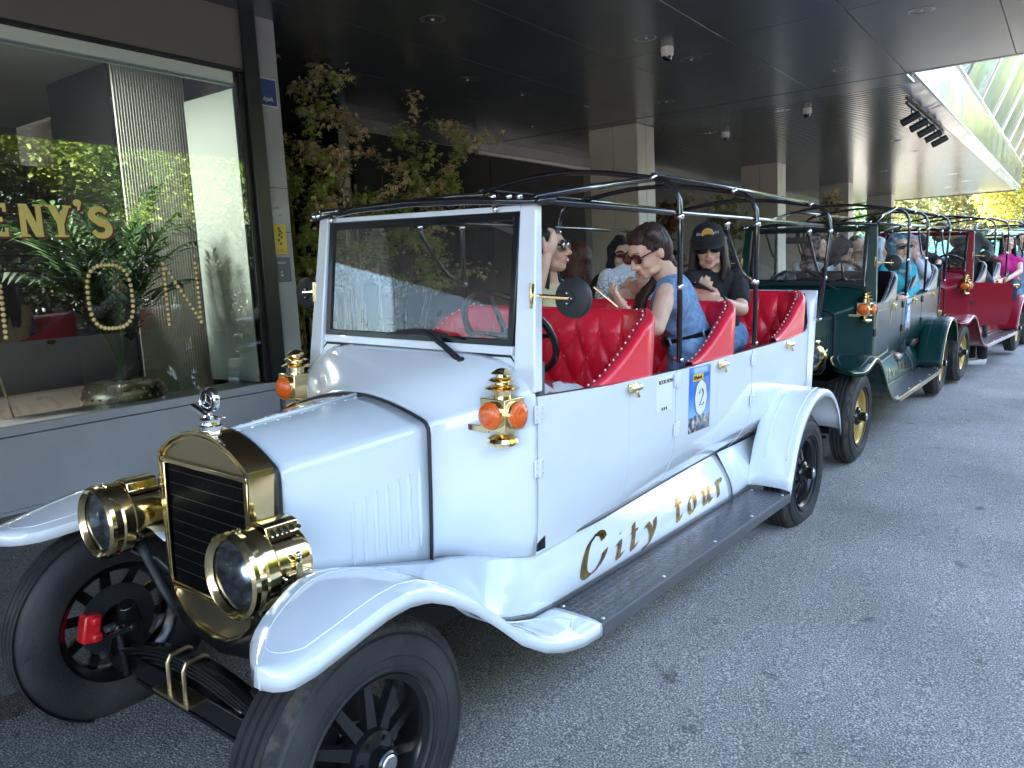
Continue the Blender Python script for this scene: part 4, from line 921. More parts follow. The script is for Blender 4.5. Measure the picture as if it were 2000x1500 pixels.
            mb = MB(); c = body_pt(s, b, interp(ZT, b) - .030, .010) - Vector(hinge)
            mb.box(c + V(-s * .004, .03, 0), (.006, .075, .040)); mb.tube([c + V(s * .006, -.012, 0), c + V(s * .006, .072, 0)], .0125, 10); mb.tube([c + V(s * .006, -.02, 0), c + V(s * .006, .08, 0)], .008, 10); mb.tube([c + V(s * .010, .03, -.005), c + V(s * .016, .036, -.038)], [.005, .0085], 8); mb.build('door_latch', MT['brass'], dr_, bev=.001)
    # tail
    mb = MB(); rows = []
    for i in range(13):
        t = i / 12; x = -.585 + 1.17 * t; rows.append([V(x, 4.03 + .05 * (1 - (2 * t - 1) ** 4) - .10 * (1.40 - z) * .6, z) for z in frange(.72, 1.42, 10)])
    mb.grid(rows); mb.build('tail_panel', paint, car, ang=60, sol=.01)
    # ---- seats, wheel
    seat(1.90, 1.40, pal, car, det); seat(2.80, 1.40, pal, car, det); seat(3.93, 1.42, pal, car, det)
    n_ = V(0, .80, .60).normalized(); cc = V(.26, 1.19, 1.335); a_ = V(1, 0, 0); b2_ = n_.cross(a_)
    mb = MB(); mb.tube([cc + a_ * .205 * math.cos(t) + b2_ * .205 * math.sin(t) for t in frange(0, 2 * PI, 49)[:-1]], .0145, 10, True); sw = mb.build('steering_wheel', MT['black'], car, ang=180)
    mb = MB()
    for an in (0, 180, -90): mb.tube([cc - n_ * .02, cc + a_ * .2 * math.cos(R_(an)) + b2_ * .2 * math.sin(R_(an))], [.014, .008], 8)
    mb.sph(cc - n_ * .02, .035, 12); mb.tube([cc - n_ * .02, cc - n_ * .30], .016, 8); mb.build('wheel_spokes', MT['black'], sw)
    # ---- hood frame
    tr = .0125
    yb = [1.93, 2.83, 4.02]
    for k, y in enumerate(yb):
        y1 = y + (.10 if k == 2 else 0); y0 = y - (.06 if k == 2 else -.02); x = .622
        half = [V(x, y0, 1.165 if k < 2 else 1.23), V(x, y1 - .0, 1.80), V(x - .006, y1, 1.87), V(x - .032, y1, 1.925), V(x - .075, y1, 1.955), V(x - .13, y1, 1.97)]
        up = [V(x - .13 - (x - .13) * u, y1, 1.97 + .058 * math.sin(u * PI / 2)) for u in frange(0, 1, 8)[1:]]
        pth = half + up; pth = pth + [V(-p.x, p.y, p.z) for p in pth[::-1][1:]]
        mb = MB(); mb.tube(pth, tr, 10); bo = mb.build('hood_bow', MT['tube'], car, ang=180)
        bq = MB(); bq.sph((0, 0, 0), .0175, 10); bqm = bq.mesh('bow_bolt', MT['chrome'], 180)
        for s in (1, -1):
            for q in ((s * x, y1, 1.80), (s * (x - .13), y1, 1.975), (s * x, y0 + (y1 - y0) * .52, 1.50)):
                put('bow_bolt', bqm, bo, q)
            mb = MB(); mb.tube([(s * (x - .03), y0, 1.18 if k < 2 else 1.24), (s * (x + .018), y0, 1.18 if k < 2 else 1.24)], .008, 8); mb.build('bow_foot', MT['chrome'], bo, ang=180)
    for s in (1, -1):
        mb = MB(); mb.tube([(s * .585, .93, 1.812), (s * .605, 1.93, 1.818), (s * .605, 2.83, 1.828), (s * .605, 4.11, 1.83)], tr * .95, 10); mb.build('side_rail', MT['tube'], car, ang=180)
        mb = MB(); mb.tube([(s * .56, .95, 1.825), (s * .50, 1.40, 1.895), (s * .485, 1.93, 1.968)], tr, 10); mb.tube([(s * .485, 1.93, 1.985), (s * .485, 2.83, 1.99), (s * .485, 4.12, 1.985)], tr * .85, 10); mb.build('top_rail', MT['tube'], car, ang=180)
        for y in yb:
            if y < 2 and s > 0: continue
            ya = y - .34 + (.08 if y > 3.9 else 0); ye = y + (.03 if y > 3.9 else 0)
            mb = MB(); mb.tube([(s * .60, ya, 1.80), (s * .60, ya + .015, 1.74), (s * .60, ya + .16, 1.585), (s * .60, ya + .21, 1.55), (s * .61, ye, 1.505)], .0095, 8); br = mb.build('hood_brace', MT['tube'], car, ang=180)
            mb = MB(); mb.sph((s * .60, ya, 1.79), .016, 8); mb.build('brace_bolt', MT['chrome'], br, ang=180); mb = MB(); mb.sph((s * .612, ye, 1.505), .018, 8); mb.build('brace_bolt', MT['chrome'], br, ang=180)
    mb = MB(); pts = [(-.625, .955, 1.797), (-.56, .94, 1.805), (-.3, .925, 1.828), (0, .92, 1.836), (.3, .925, 1.828), (.56, .94, 1.812), (.625, .985, 1.818)]
    mb.tube(pts, [.008, .017, .024, .025, .024, .02, .013], 12, flat=.62); hb_ = mb.build('header_bar', MT['tube'], car, ang=180)
    for x, z in ((-.57, 1.812), (-.545, 1.813), (-.42, 1.826), (.40, 1.836), (.47, 1.832), (.515, 1.830), (-.46, 1.792), (.41, 1.792)): mb = MB(); mb.sph((x, .925, z), .0115, 10); mb.build('header_bolt', MT['chrome'], hb_, ang=180)
    # ---- inside mirror
    if key != 'white':
        mb = MB(); mb.tube([(-.1, .99, 1.77), (-.1, 1.0, 1.72)], .02, 8); mb.box((-.1, 1.01, 1.69), (.22, .03, .055)); mb.build('inside_mirror', MT['blackm'], car, bev=.01)
    # ---- banner between the doors
    if banner:
        by0, by1 = 2.098, 2.332
        mb = MB(); mb.grid([[body_pt(1, y, z, .004) for z in frange(1.122, .812, 8)] for y in frange(by0, by1, 5)]); bn = mb.build('number_banner', bannerm, car, sol=.0015)
        yc, zc = 2.222, .970
        mb = MB(); mb.poly([(.6062, yc + .066 * math.cos(t) * (1 + .03 * math.cos(8 * t)), zc + .083 * math.sin(t) * (1 + .03 * math.cos(8 * t))) for t in frange(0, 2 * PI, 41)[:-1]], (.0012, 0, 0)); mb.build('number_oval', MT['paper'], bn, ang=0)
        mb = MB(); mb.tube([(.6078, yc + .069 * math.cos(t) * (1 + .03 * math.cos(8 * t)), zc + .086 * math.sin(t) * (1 + .03 * math.cos(8 * t))) for t in frange(0, 2 * PI, 41)[:-1]], .0016, 5, True); mb.build('oval_border', mat('oval_brown', (.35, .22, .12), .5), bn)
        TT = Matrix.Rotation(PI / 2, 4, 'Z') @ Matrix.Rotation(PI / 2, 4, 'X')
        # figure two drawn with a nib so that it has serifed weight
        q2 = MB(); st = [[(.10, .74), (.22, .94), (.48, .98), (.66, .80), (.62, .58), (.36, .30), (.12, .06)], [(.12, .06), (.40, .07), (.68, .05), (.74, .20)]]
        for q in nib(st, .15, R_(12)): q2.add([V(.6085, yc - .030 + a * .078, zc - .040 + b * .082) for a, b in q], [(0, 1, 2, 3)])
        q2.build('number_two', MT['ink'], bn, ang=0, fix=False)
        mb = MB(); mb.b2((.6055, by0 + .035, 1.055), (.607, by0 + .145, 1.088)); mb.build('yellow_badge', mat('badge_yellow', (.85, .52, .02), .5), bn, ang=0)
        text('Maybank', .026, MT['ink'], bn, Matrix.Translation((.6078, by0 + .054, 1.063)) @ TT @ Matrix.Diagonal((.82, 1, 1, 1)))
        mb = MB(); mb.tube([(.6082, by0 + .045 + .005 * math.cos(t), 1.071 + .008 * math.sin(t)) for t in frange(0, 2 * PI, 13)[:-1]], .0012, 5, True); mb.build('badge_mark', MT['ink'], bn)
        text('ETOA', .026, mat('teal_print', (.03, .25, .35), .5), bn, Matrix.Translation((.6055, by1 - .075, 1.067)) @ TT @ Matrix.Diagonal((.8, 1, 1, 1)))
        if key == 'white':
            mb = MB(); mb.b2((.6005, 1.775, .958), (.6042, 1.925, 1.112)); mb.build('booking_plate', MT['paper'], car, bev=.001)
            text('BOOK NOW', .025, MT['ink'], car, Matrix.Translation((.6048, 1.793, 1.083)) @ TT @ Matrix.Diagonal((.92, 1, 1, 1)))
            mb = MB()
            for k in range(3): mb.b2((.6042, 1.822 + k * .02, .966), (.6050, 1.833 + k * .02, .979))
            mb.build('plate_marks', MT['ink'], car, ang=0)
    return car
def rows_cap(rows, j, c): return [r[j] for r in rows]
# chequer plate
treadplate = mat('chequer_plate', (.10, .102, .11), .27, .5, .1)
N_, L_, b_ = nodes(treadplate); tc = N_.new('ShaderNodeTexCoord')
mp = N_.new('ShaderNodeMapping'); mp.inputs['Rotation'].default_value = (0, 0, .78); mp.inputs['Scale'].default_value = (26, 60, 1); L_.new(tc.outputs['Object'], mp.inputs[0])
mp2 = N_.new('ShaderNodeMapping'); mp2.inputs['Rotation'].default_value = (0, 0, -.78); mp2.inputs['Scale'].default_value = (26, 60, 1); L_.new(tc.outputs['Object'], mp2.inputs[0])
outs = []
for q in (mp, mp2):
    vv = N_.new('ShaderNodeTexVoronoi'); vv.feature = 'F1'; vv.inputs['Randomness'].default_value = .15; vv.inputs['Scale'].default_value = 1.0; L_.new(q.outputs[0], vv.inputs[0])
    rr = N_.new('ShaderNodeMapRange'); rr.inputs[1].default_value = .18; rr.inputs[2].default_value = .42; rr.inputs[3].default_value = 1; rr.inputs[4].default_value = 0; L_.new(vv.outputs[0], rr.inputs[0]); outs.append(rr)
mx = N_.new('ShaderNodeMath'); mx.operation = 'MAXIMUM'; L_.new(outs[0].outputs[0], mx.inputs[0]); L_.new(outs[1].outputs[0], mx.inputs[1])
bp = N_.new('ShaderNodeBump'); bp.inputs['Strength'].default_value = 1.0; bp.inputs['Distance'].default_value = .006; L_.new(mx.outputs[0], bp.inputs['Height']); L_.new(bp.outputs[0], b_.inputs['Normal'])
# blue banner print: sky above, warm harbour town below
bannerm = mat('banner_print', (.05, .2, .7), .35); N_, L_, b_ = nodes(bannerm)
tc = N_.new('ShaderNodeTexCoord'); sp_ = N_.new('ShaderNodeSeparateXYZ'); L_.new(tc.outputs['Object'], sp_.inputs[0])
ns = N_.new('ShaderNodeTexNoise'); ns.inputs['Scale'].default_value = 38; ns.inputs['Detail'].default_value = 5; L_.new(tc.outputs['Object'], ns.inputs[0])
rp = N_.new('ShaderNodeValToRGB'); e = rp.color_ramp.elements; e[0].position = .36; e[0].color = (.05, .05, .06, 1); e[1].position = .66; e[1].color = (.75, .72, .68, 1); q = e.new(.46); q.color = (.10, .20, .33, 1); q = e.new(.54); q.color = (.42, .30, .20, 1); L_.new(ns.outputs[0], rp.inputs[0])
sk_ = N_.new('ShaderNodeValToRGB'); e = sk_.color_ramp.elements; e[0].position = 0; e[0].color = (.30, .55, .85, 1); e[1].position = .5; e[1].color = (.05, .19, .62, 1)
mz = N_.new('ShaderNodeMapRange'); mz.inputs[1].default_value = .87; mz.inputs[2].default_value = 1.12; L_.new(sp_.outputs[2], mz.inputs[0]); L_.new(mz.outputs[0], sk_.inputs[0])
ad_ = N_.new('ShaderNodeMath'); ad_.operation = 'MULTIPLY_ADD'; ad_.inputs[1].default_value = .06; L_.new(ns.outputs[0], ad_.inputs[0]); L_.new(sp_.outputs[2], ad_.inputs[2])
gt_ = N_.new('ShaderNodeMath'); gt_.operation = 'GREATER_THAN'; gt_.inputs[1].default_value = .915; L_.new(ad_.outputs[0], gt_.inputs[0])
mxx = N_.new('ShaderNodeMix'); mxx.data_type = 'RGBA'; L_.new(gt_.outputs[0], mxx.inputs[0]); L_.new(rp.outputs[0], mxx.inputs[6]); L_.new(sk_.outputs[0], mxx.inputs[7]); L_.new(mxx.outputs[2], b_.inputs['Base Color'])

def pose(x, y, z, t, roll, pitch):
    c, s = math.cos(t), math.sin(t); Z = Matrix(((c, -s, 0), (s, c, 0), (0, 0, 1)))
    Y = Matrix(((math.cos(roll), 0, math.sin(roll)), (0, 1, 0), (-math.sin(roll), 0, math.cos(roll))))
    X = Matrix(((1, 0, 0), (0, math.cos(pitch), -math.sin(pitch)), (0, math.sin(pitch), math.cos(pitch))))
    m = (Z @ Y @ X).to_4x4(); m.translation = (x, y, z); return m
PW = pose(-2.1593, 1.3157, 0.0634, -0.0428, 0.0367, -0.0157)
PG = pose(-2.0317, 6.3185, 0.0797, -0.0379, 0.0422, -0.0012)
PR = pose(-1.8084, 10.9444, 0.0770, -0.1130, 0.0458, 0.0006)
PY = pose(-1.35, 15.9, .03, -.10, .041, 0)

c_white = make_car('white', PW, 'white open vintage style tour car with red buttoned seats and black wheels, nearest the camera', banner='2')
c_green = make_car('green', PG, 'dark green open tour car with gold wheels and black buttoned seats, behind the white car', banner='2', det=.55, full=False)
c_red = make_car('red', PR, 'crimson open tour car with its front door standing open, behind the green car', banner=None, door_open=.62, det=.5, full=False)
c_yel = make_car('yellow', PY, 'yellow open tour car mostly hidden behind the crimson car at the right edge', banner=None, det=.4, full=False)
# ------------------------------------------------------------------ people
PJ={
 'visor':{'h':[-2.299,3.59,1.719],'n':[-2.315,3.609,1.534],'sa':[-2.283,3.436,1.476],'sb':[-2.293,3.74,1.484],'ea':[-2.187,3.283,1.487],'eb':[-2.236,3.682,1.268],'wa':[-2.17,3.376,1.672],'wb':[-2.175,3.462,1.18],'p':[-2.312,3.595,1.079],'face':[0.961,0.242,0.135],'ha':[-2.149,3.431,1.757],'hb':[-2.142,3.359,1.166]},
 'denim':{'h':[-1.76,3.696,1.682],'n':[-1.7,3.816,1.548],'sa':[-1.634,3.627,1.471],'sb':[-1.727,3.985,1.489],'ea':[-1.634,3.5,1.31],'eb':[-1.789,3.886,1.319],'wa':[-1.74,3.412,1.386],'wb':[-1.811,3.628,1.352],'p':[-1.651,3.983,1.16],'face':[-0.419,-0.809,-0.412],'ha':[-1.783,3.392,1.447],'hb':[-1.819,3.506,1.396]},
 'cap':{'h':[-1.831,4.693,1.706],'n':[-1.834,4.764,1.556],'sa':[-1.897,4.587,1.507],'sb':[-1.718,4.838,1.501],'ea':[-1.856,4.467,1.364],'eb':[-1.628,4.686,1.322],'wa':[-1.76,4.359,1.416],'wb':[-1.672,4.417,1.387],'p':[-1.821,4.765,1.14],'face':[0.361,-0.918,-0.166],'ha':[-1.72,4.306,1.453],'hb':[-1.705,4.312,1.417]},
 'sketch':{'h':[-2.324,4.819,1.749],'n':[-2.381,4.755,1.613],'sa':[-2.478,4.61,1.537],'sb':[-2.291,4.872,1.555],'ea':[-2.432,4.433,1.396],'eb':[-2.191,4.726,1.374],'wa':[-2.282,4.428,1.469],'wb':[-2.225,4.466,1.447],'p':[-2.422,4.768,1.136],'face':[0.66,-0.751,0.028],'ha':[-2.224,4.41,1.481],'hb':[-2.24,4.392,1.442]},
 'blackhijab':{'h':[-2.821,5.448,1.696],'n':[-2.865,5.455,1.562],'sa':[-2.924,5.34,1.502],'sb':[-2.805,5.55,1.506],'ea':[-2.892,5.202,1.285],'eb':[-2.718,5.448,1.266],'wa':[-2.805,5.109,1.102],'wb':[-2.635,5.229,1.091],'p':[-2.867,5.425,1.032],'face':[0.697,-0.716,0.026],'ha':[-2.769,5.065,1.061],'hb':[-2.62,5.171,1.052]},
 'backturned':{'h':[-3.194,5.428,1.688],'n':[-3.188,5.406,1.537],'sa':[-3.293,5.381,1.473],'sb':[-3.093,5.463,1.471],'ea':[-3.328,5.382,1.258],'eb':[-3.058,5.452,1.262],'wa':[-3.405,5.555,1.141],'wb':[-3.172,5.594,1.116],'p':[-3.161,5.34,1.037],'face':[-0.83,0.534,-0.162],'ha':[-3.446,5.645,1.112],'hb':[-3.23,5.668,1.068]},
 'printhijab':{'h':[-2.201,8.629,1.72],'n':[-2.243,8.634,1.569],'sa':[-2.355,8.606,1.511],'sb':[-2.126,8.519,1.492],'ea':[-2.325,8.478,1.365],'eb':[-2.057,8.423,1.368],'wa':[-2.122,8.248,1.346],'wb':[-1.941,8.266,1.42],'p':[-2.253,8.618,1.153],'face':[1.0,-0.015,0.021],'ha':[-2.067,8.225,1.345],'hb':[-1.892,8.242,1.439]},
 'beanie':{'h':[-2.049,9.1,1.662],'n':[-2.115,9.093,1.539],'sa':[-2.154,8.992,1.472],'sb':[-2.034,9.204,1.483],'ea':[-2.081,8.778,1.367],'eb':[-1.924,9.015,1.369],'wa':[-1.984,8.748,1.513],'wb':[-1.95,8.892,1.487],'p':[-2.113,9.095,1.179],'face':[0.883,-0.134,-0.45],'ha':[-1.928,8.791,1.53],'hb':[-1.92,8.916,1.495]},
 'peachcap':{'h':[-2.262,10.809,1.651],'n':[-2.274,10.843,1.541],'sa':[-2.324,10.738,1.5],'sb':[-2.219,10.936,1.492],'ea':[-2.307,10.605,1.375],'eb':[-2.154,10.712,1.365],'wa':[-2.227,10.403,1.315],'wb':[-2.134,10.469,1.309],'p':[-2.271,10.847,1.19],'face':[0.697,-0.716,0.026],'ha':[-2.188,10.304,1.298],'hb':[-2.121,10.351,1.294]},
 'behindman':{'h':[-2.47,11.797,1.767],'n':[-2.464,11.778,1.634],'sa':[-2.538,11.718,1.59],'sb':[-2.381,11.828,1.58],'ea':[-2.554,11.678,1.423],'eb':[-2.351,11.821,1.41],'wa':[-2.548,11.656,1.268],'wb':[-2.345,11.799,1.256],'p':[-2.447,11.715,1.192],'face':[0.66,-0.751,0.028],'ha':[-2.523,11.543,1.23],'hb':[-2.322,11.685,1.218]},
 'whitesleeve':{'h':[-1.759,9.432,1.665],'n':[-1.763,9.407,1.533],'sa':[-1.843,9.341,1.483],'sb':[-1.679,9.457,1.473],'ea':[-1.833,9.198,1.332],'eb':[-1.644,9.333,1.332],'wa':[-1.743,9.001,1.256],'wb':[-1.637,9.076,1.249],'p':[-1.766,9.454,1.096],'face':[0.967,0.257,0.002],'ha':[-1.704,8.903,1.243],'hb':[-1.634,8.952,1.239]},
 'turquoise':{'h':[-1.441,8.792,1.67],'n':[-1.47,8.87,1.522],'sa':[-1.563,8.729,1.453],'sb':[-1.37,8.991,1.448],'ea':[-1.558,8.638,1.266],'eb':[-1.32,8.933,1.262],'wa':[-1.459,8.449,1.197],'wb':[-1.328,8.542,1.189],'p':[-1.47,8.916,1.068],'face':[0.675,-0.731,0.1],'ha':[-1.411,8.357,1.181],'hb':[-1.334,8.411,1.176]},
 'camera':{'h':[-1.485,9.755,1.682],'n':[-1.479,9.798,1.541],'sa':[-1.551,9.673,1.474],'sb':[-1.384,9.855,1.473],'ea':[-1.496,9.44,1.339],'eb':[-1.296,9.528,1.378],'wa':[-1.466,9.442,1.583],'wb':[-1.367,9.38,1.536],'p':[-1.471,9.795,1.127],'face':[0.488,-0.861,0.142],'ha':[-1.463,9.453,1.637],'hb':[-1.396,9.372,1.613]},
 'blacktee':{'h':[-1.623,11.525,1.715],'n':[-1.619,11.509,1.604],'sa':[-1.692,11.447,1.549],'sb':[-1.519,11.57,1.539],'ea':[-1.67,11.315,1.407],'eb':[-1.422,11.505,1.482],'wa':[-1.587,11.116,1.35],'wb':[-1.417,11.248,1.41],'p':[-1.62,11.57,1.239],'face':[-0.052,0.968,-0.247],'ha':[-1.545,11.021,1.345],'hb':[-1.433,11.109,1.388]},
 'jacket':{'h':[-1.59,12.945,1.889],'n':[-1.382,12.955,1.803],'sa':[-1.101,12.907,1.798],'sb':[-1.333,13.231,1.758],'ea':[-0.969,12.848,1.628],'eb':[-1.384,13.157,1.542],'wa':[-0.915,12.491,1.489],'wb':[-1.415,12.869,1.438],'p':[-1.075,12.813,1.139],'face':[-0.858,-0.292,-0.421],'ha':[-0.827,12.423,1.452],'hb':[-1.431,12.728,1.406]},
 'pink':{'h':[-0.842,14.443,1.702],'n':[-0.857,14.463,1.524],'sa':[-0.954,14.321,1.46],'sb':[-0.703,14.496,1.429],'ea':[-0.977,14.149,1.278],'eb':[-0.671,14.365,1.26],'wa':[-0.906,13.932,1.167],'wb':[-0.824,13.988,1.147],'p':[-0.849,14.452,1.061],'face':[0.287,-0.937,0.198],'ha':[-0.86,13.839,1.153],'hb':[-0.866,13.832,1.138]},
 'edge':{'h':[-0.747,16.255,1.737],'n':[-0.733,16.235,1.563],'sa':[-0.816,16.165,1.498],'sb':[-0.644,16.286,1.488],'ea':[-0.823,16.127,1.308],'eb':[-0.622,16.269,1.296],'wa':[-0.795,15.993,1.137],'wb':[-0.618,16.119,1.126],'p':[-0.713,16.164,1.059],'face':[0.057,-0.988,0.143],'ha':[-0.794,15.987,1.094],'hb':[-0.616,16.113,1.083]}}

SCL = 1.12
def remesh(mb, voxel, smooth=3):
    me = bpy.data.meshes.new('r'); me.from_pydata(mb.v, [], mb.f)
    bm = bmesh.new(); bm.from_mesh(me); bmesh.ops.recalc_face_normals(bm, faces=bm.faces); bm.to_mesh(me); bm.free()
    o = bpy.data.objects.new('r', me); COL.objects.link(o)
    r = o.modifiers.new('r', 'REMESH'); r.mode = 'VOXEL'; r.voxel_size = voxel; r.adaptivity = 0
    if smooth: s = o.modifiers.new('s', 'SMOOTH'); s.iterations = smooth; s.factor = .5
    dg = bpy.context.evaluated_depsgraph_get(); out = bpy.data.meshes.new_from_object(o.evaluated_get(dg)); bpy.data.objects.remove(o); bpy.data.meshes.remove(me)
    return out
def cap(mb, a, b, ra, rb, n=14):
    a, b = Vector(a), Vector(b); d = b - a
    if d.length < 1e-5: mb.sph(a, max(ra, rb), n); return
    Q = d.to_track_quat('Z', 'Y').to_matrix().to_4x4(); T = Matrix.Translation(a) @ Q; L = d.length
    rows = []
    for t in frange(-PI / 2, 0, 4)[1:]: rows.append((ra * math.cos(t), ra * math.sin(t)))
    for t in frange(0, PI / 2, 4)[:-1]: rows.append((rb * math.cos(t), L + rb * math.sin(t)))
    vs = [T @ V(0, 0, -ra)]
    for r, h in rows: vs += [T @ V(r * math.cos(2 * PI * j / n), r * math.sin(2 * PI * j / n), h) for j in range(n)]
    vs.append(T @ V(0, 0, L + rb)); fs = [(0, 1 + (j + 1) % n, 1 + j) for j in range(n)]; k = len(rows)
    for i in range(k - 1):
        for j in range(n): a0 = 1 + i * n + j; b0 = 1 + i * n + (j + 1) % n; fs.append((a0, b0, b0 + n, a0 + n))
    o = 1 + (k - 1) * n; Lx = len(vs) - 1
    for j in range(n): fs.append((o + j, o + (j + 1) % n, Lx))
    mb.add(vs, fs)
def disp(me, fn):
    n = len(me.vertices); co = [0.0] * (3 * n); no = [0.0] * (3 * n)
    me.vertices.foreach_get('co', co); me.vertices.foreach_get('normal', no); nz = noise.noise
    for i in range(0, 3 * n, 3):
        d = fn(co[i], co[i + 1], co[i + 2], nz); co[i] += no[i] * d; co[i + 1] += no[i + 1] * d; co[i + 2] += no[i + 2] * d
    me.vertices.foreach_set('co', co); me.update()
def cloth_noise(me, amp, sc, st=(1, 1, 1)):
    def fn(x, y, z, nz):
        p = (x * st[0] * sc, y * st[1] * sc, z * st[2] * sc); q = (p[0] * 2.3, p[1] * 2.3, p[2] * 2.3)
        return (abs(nz(p) + .5 * nz(q)) * -1.2 + .35) * amp
    disp(me, fn)
def mobj(name, me, m, par):
    me.materials.clear(); me.materials.append(m); me.shade_smooth(); o = bpy.data.objects.new(name, me); COL.objects.link(o); o.parent = par; return o
def skinmat(n, c):
    m = mat(n, c, .46); N, L, b = nodes(m); b.inputs['Subsurface Weight'].default_value = .12; b.inputs['Subsurface Radius'].default_value = (.02, .008, .004)
    noisy(m, (c[0] * .97, c[1] * .86, c[2] * .84), (c[0] * 1.05, c[1] * 1.08, c[2] * 1.08), scale=14, detail=6, bump=.06, bscale=220); return m
SK = {'a': skinmat('skin_light', (.70, .44, .32)), 'b': skinmat('skin_tan', (.56, .33, .22)), 'c': skinmat('skin_brown', (.34, .18, .11))}
def hairmat(n, c, c2):
    return noisy(mat(n, c, .38, spec=.25), c, c2, scale=18, detail=3, stretch=(6, 6, .6), bump=.7, bscale=26, rv=(.32, .5))
HM = {'black': hairmat('black_hair', (.008, .007, .008), (.03, .024, .022)), 'brown': hairmat('dark_brown_hair', (.022, .012, .011), (.075, .038, .032)), 'auburn': hairmat('auburn_hair', (.05, .02, .014), (.13, .05, .03))}
def fab(n, c, c2=None, sc=6, **k): return noisy(mat('fabric_' + n, c, .85), c, c2 or tuple(x * .85 for x in c), scale=sc, bump=.25, bscale=300, **k)
lips = mat('lips', (.46, .16, .13), .4); eyew = mat('eye_white', (.75, .73, .7), .15); eyed = mat('iris', (.02, .012, .01), .1); browm = mat('brow', (.03, .02, .016), .7)
glassb = mat('sunglass_lens', (.008, .008, .010), .04, 0, .5); framem = mat('sunglass_frame', (.015, .012, .012), .2)
def person(key, label, skin='a', hair=None, hairc='black', top=None, sleeve='short', pants=None, voxel=.012, seated=True, glasses=None, hands=(1, 1), hijab=None, group=None, extra=None, shoes=None, capm=None, fit=1.0, smile=False, vx_body=None, wave=0, incar=False, lockfront=False):
    J = {k: Vector(v) for k, v in PJ[key].items()}
    S = SCL; gzp = gz(J['p'].x, J['p'].y); base = V(J['p'].x, J['p'].y, gzp)
    root = empty('person', base, label, 'person', group)
    loc = {k: (v - base if k != 'face' else v.normalized()) for k, v in J.items()}
    h, n, sa, sb, ea, eb, wa, wb, p, ha, hb, F = [loc[k] for k in ('h', 'n', 'sa', 'sb', 'ea', 'eb', 'wa', 'wb', 'p', 'ha', 'hb', 'face')]
    up0 = (h - n).normalized() * .6 + V(0, 0, 1); Rg = F.cross(up0).normalized(); U = Rg.cross(F).normalized()
    Bm = Matrix((Rg, F, U)).transposed()
    def H(r, f, u): return h + (Rg * r + F * f + U * u) * S
    # body frame
    across = (sb - sa); across.z *= .3
    sh = across.normalized(); upb = (n - p).normalized(); fwd = upb.cross(sh); 
    if fwd.dot(V(F.x, F.y, 0)) < 0: fwd = -fwd
    fwd.z = 0; fwd.normalize()
    lf = V(.03, -1, 0) if seated or incar else fwd
    if shoes == 'lean': fwd = V(-.6, -.8, 0)
    # widen shoulders that were measured edge on
    cen = (sa + sb) / 2; want = .30 * S * fit
    if (sb - sa).length < want: k_ = want / (sb - sa).length; sa2, sb2 = cen + (sa - cen) * (k_ * .5 + .5), cen + (sb - cen) * (k_ * .5 + .5); sa, sb = sa2, sb2
    B = MB(); near = voxel < .009
    # head
    B.sph(H(0, -.012, .022), (.074 * S, .094 * S, .088 * S), 20, Bm)
    B.sph(H(0, .018, -.030), (.060 * S, .070 * S, .078 * S), 18, Bm)
    B.sph(H(0, .030, .030), (.058 * S, .060 * S, .055 * S), 16, Bm)
    B.sph(H(0, .052, -.088), (.030 * S, .028 * S, .026 * S), 12, Bm)
    for q in (-1, 1):
        B.sph(H(.034 * q, .060, -.032), (.024 * S, .024 * S, .026 * S), 12, Bm)
        B.sph(H(.030 * q, .030, -.078), (.028 * S, .034 * S, .022 * S), 12, Bm)
        B.sph(H(.076 * q, -.006, -.012), (.010 * S, .019 * S, .031 * S), 10, Bm)
        cap(B, H(.012 * q, .086, .022), H(.042 * q, .078, .022), .010 * S, .008 * S, 8)
        B.sph(H(.011 * q, .094, -.040), .0085 * S, 8)
    cap(B, H(0, .086, .012), H(0, .108, -.034), .0075 * S, .0125 * S, 10)
    cap(B, H(-.013, .083, -.060), H(.013, .083, -.060), .009 * S, .009 * S, 8); cap(B, H(-.010, .081, -.071), H(.010, .081, -.071), .009 * S, .009 * S, 8)
    # neck, torso, arms
    cap(B, H(0, -.020, -.05), n + V(0, 0, -.02), .052 * S, .055 * S); cap(B, n + V(0, 0, -.01), n + V(0, 0, -.06), .06 * S, .075 * S)
    chest = n + (p - n) * .32 + fwd * .02; waist = n + (p - n) * .68
    def torso(T, e):
        for q in (sa, sb):
            c2 = q + (p - n) * .06 + (cen - q) * .12; cap(T, n + (p - n) * .10, c2, (.062 + e) * S, (.056 + e) * S)
            m2 = chest + (q - cen) * .42; cap(T, c2, m2 + (p - n) * .10, (.060 + e) * S, (.092 + e) * S * fit); cap(T, m2 + (p - n) * .05, waist + (q - cen) * .28, (.094 + e) * S * fit, (.086 + e) * S * fit); cap(T, waist + (q - cen) * .28, p + (q - cen) * .34, (.086 + e) * S * fit, (.104 + e) * S * fit)
    torso(B, -.004)
    side = [(sa, ea, wa, ha, -1), (sb, eb, wb, hb, 1)]
    for (s0, e0, w0, h0, q), on in zip(side, hands):
        cap(B, s0, e0, .046 * S, .038 * S); cap(B, e0, w0, .038 * S, .026 * S)
        d = (h0 - w0); L = .085 * S; d = d.normalized() if d.length > .01 else (w0 - e0).normalized()
        fa = (w0 - e0).normalized(); sd_ = d.cross(F if abs(d.dot(F)) < .9 else U).normalized(); nm = sd_.cross(d).normalized()
        if nm.dot(h - w0) < 0: nm = -nm
        pc = w0 + d * L * .5
        PB = Matrix((sd_, d, nm)).transposed()
        B.sph(pc, (.038 * S, .050 * S, .017 * S), 14, PB)
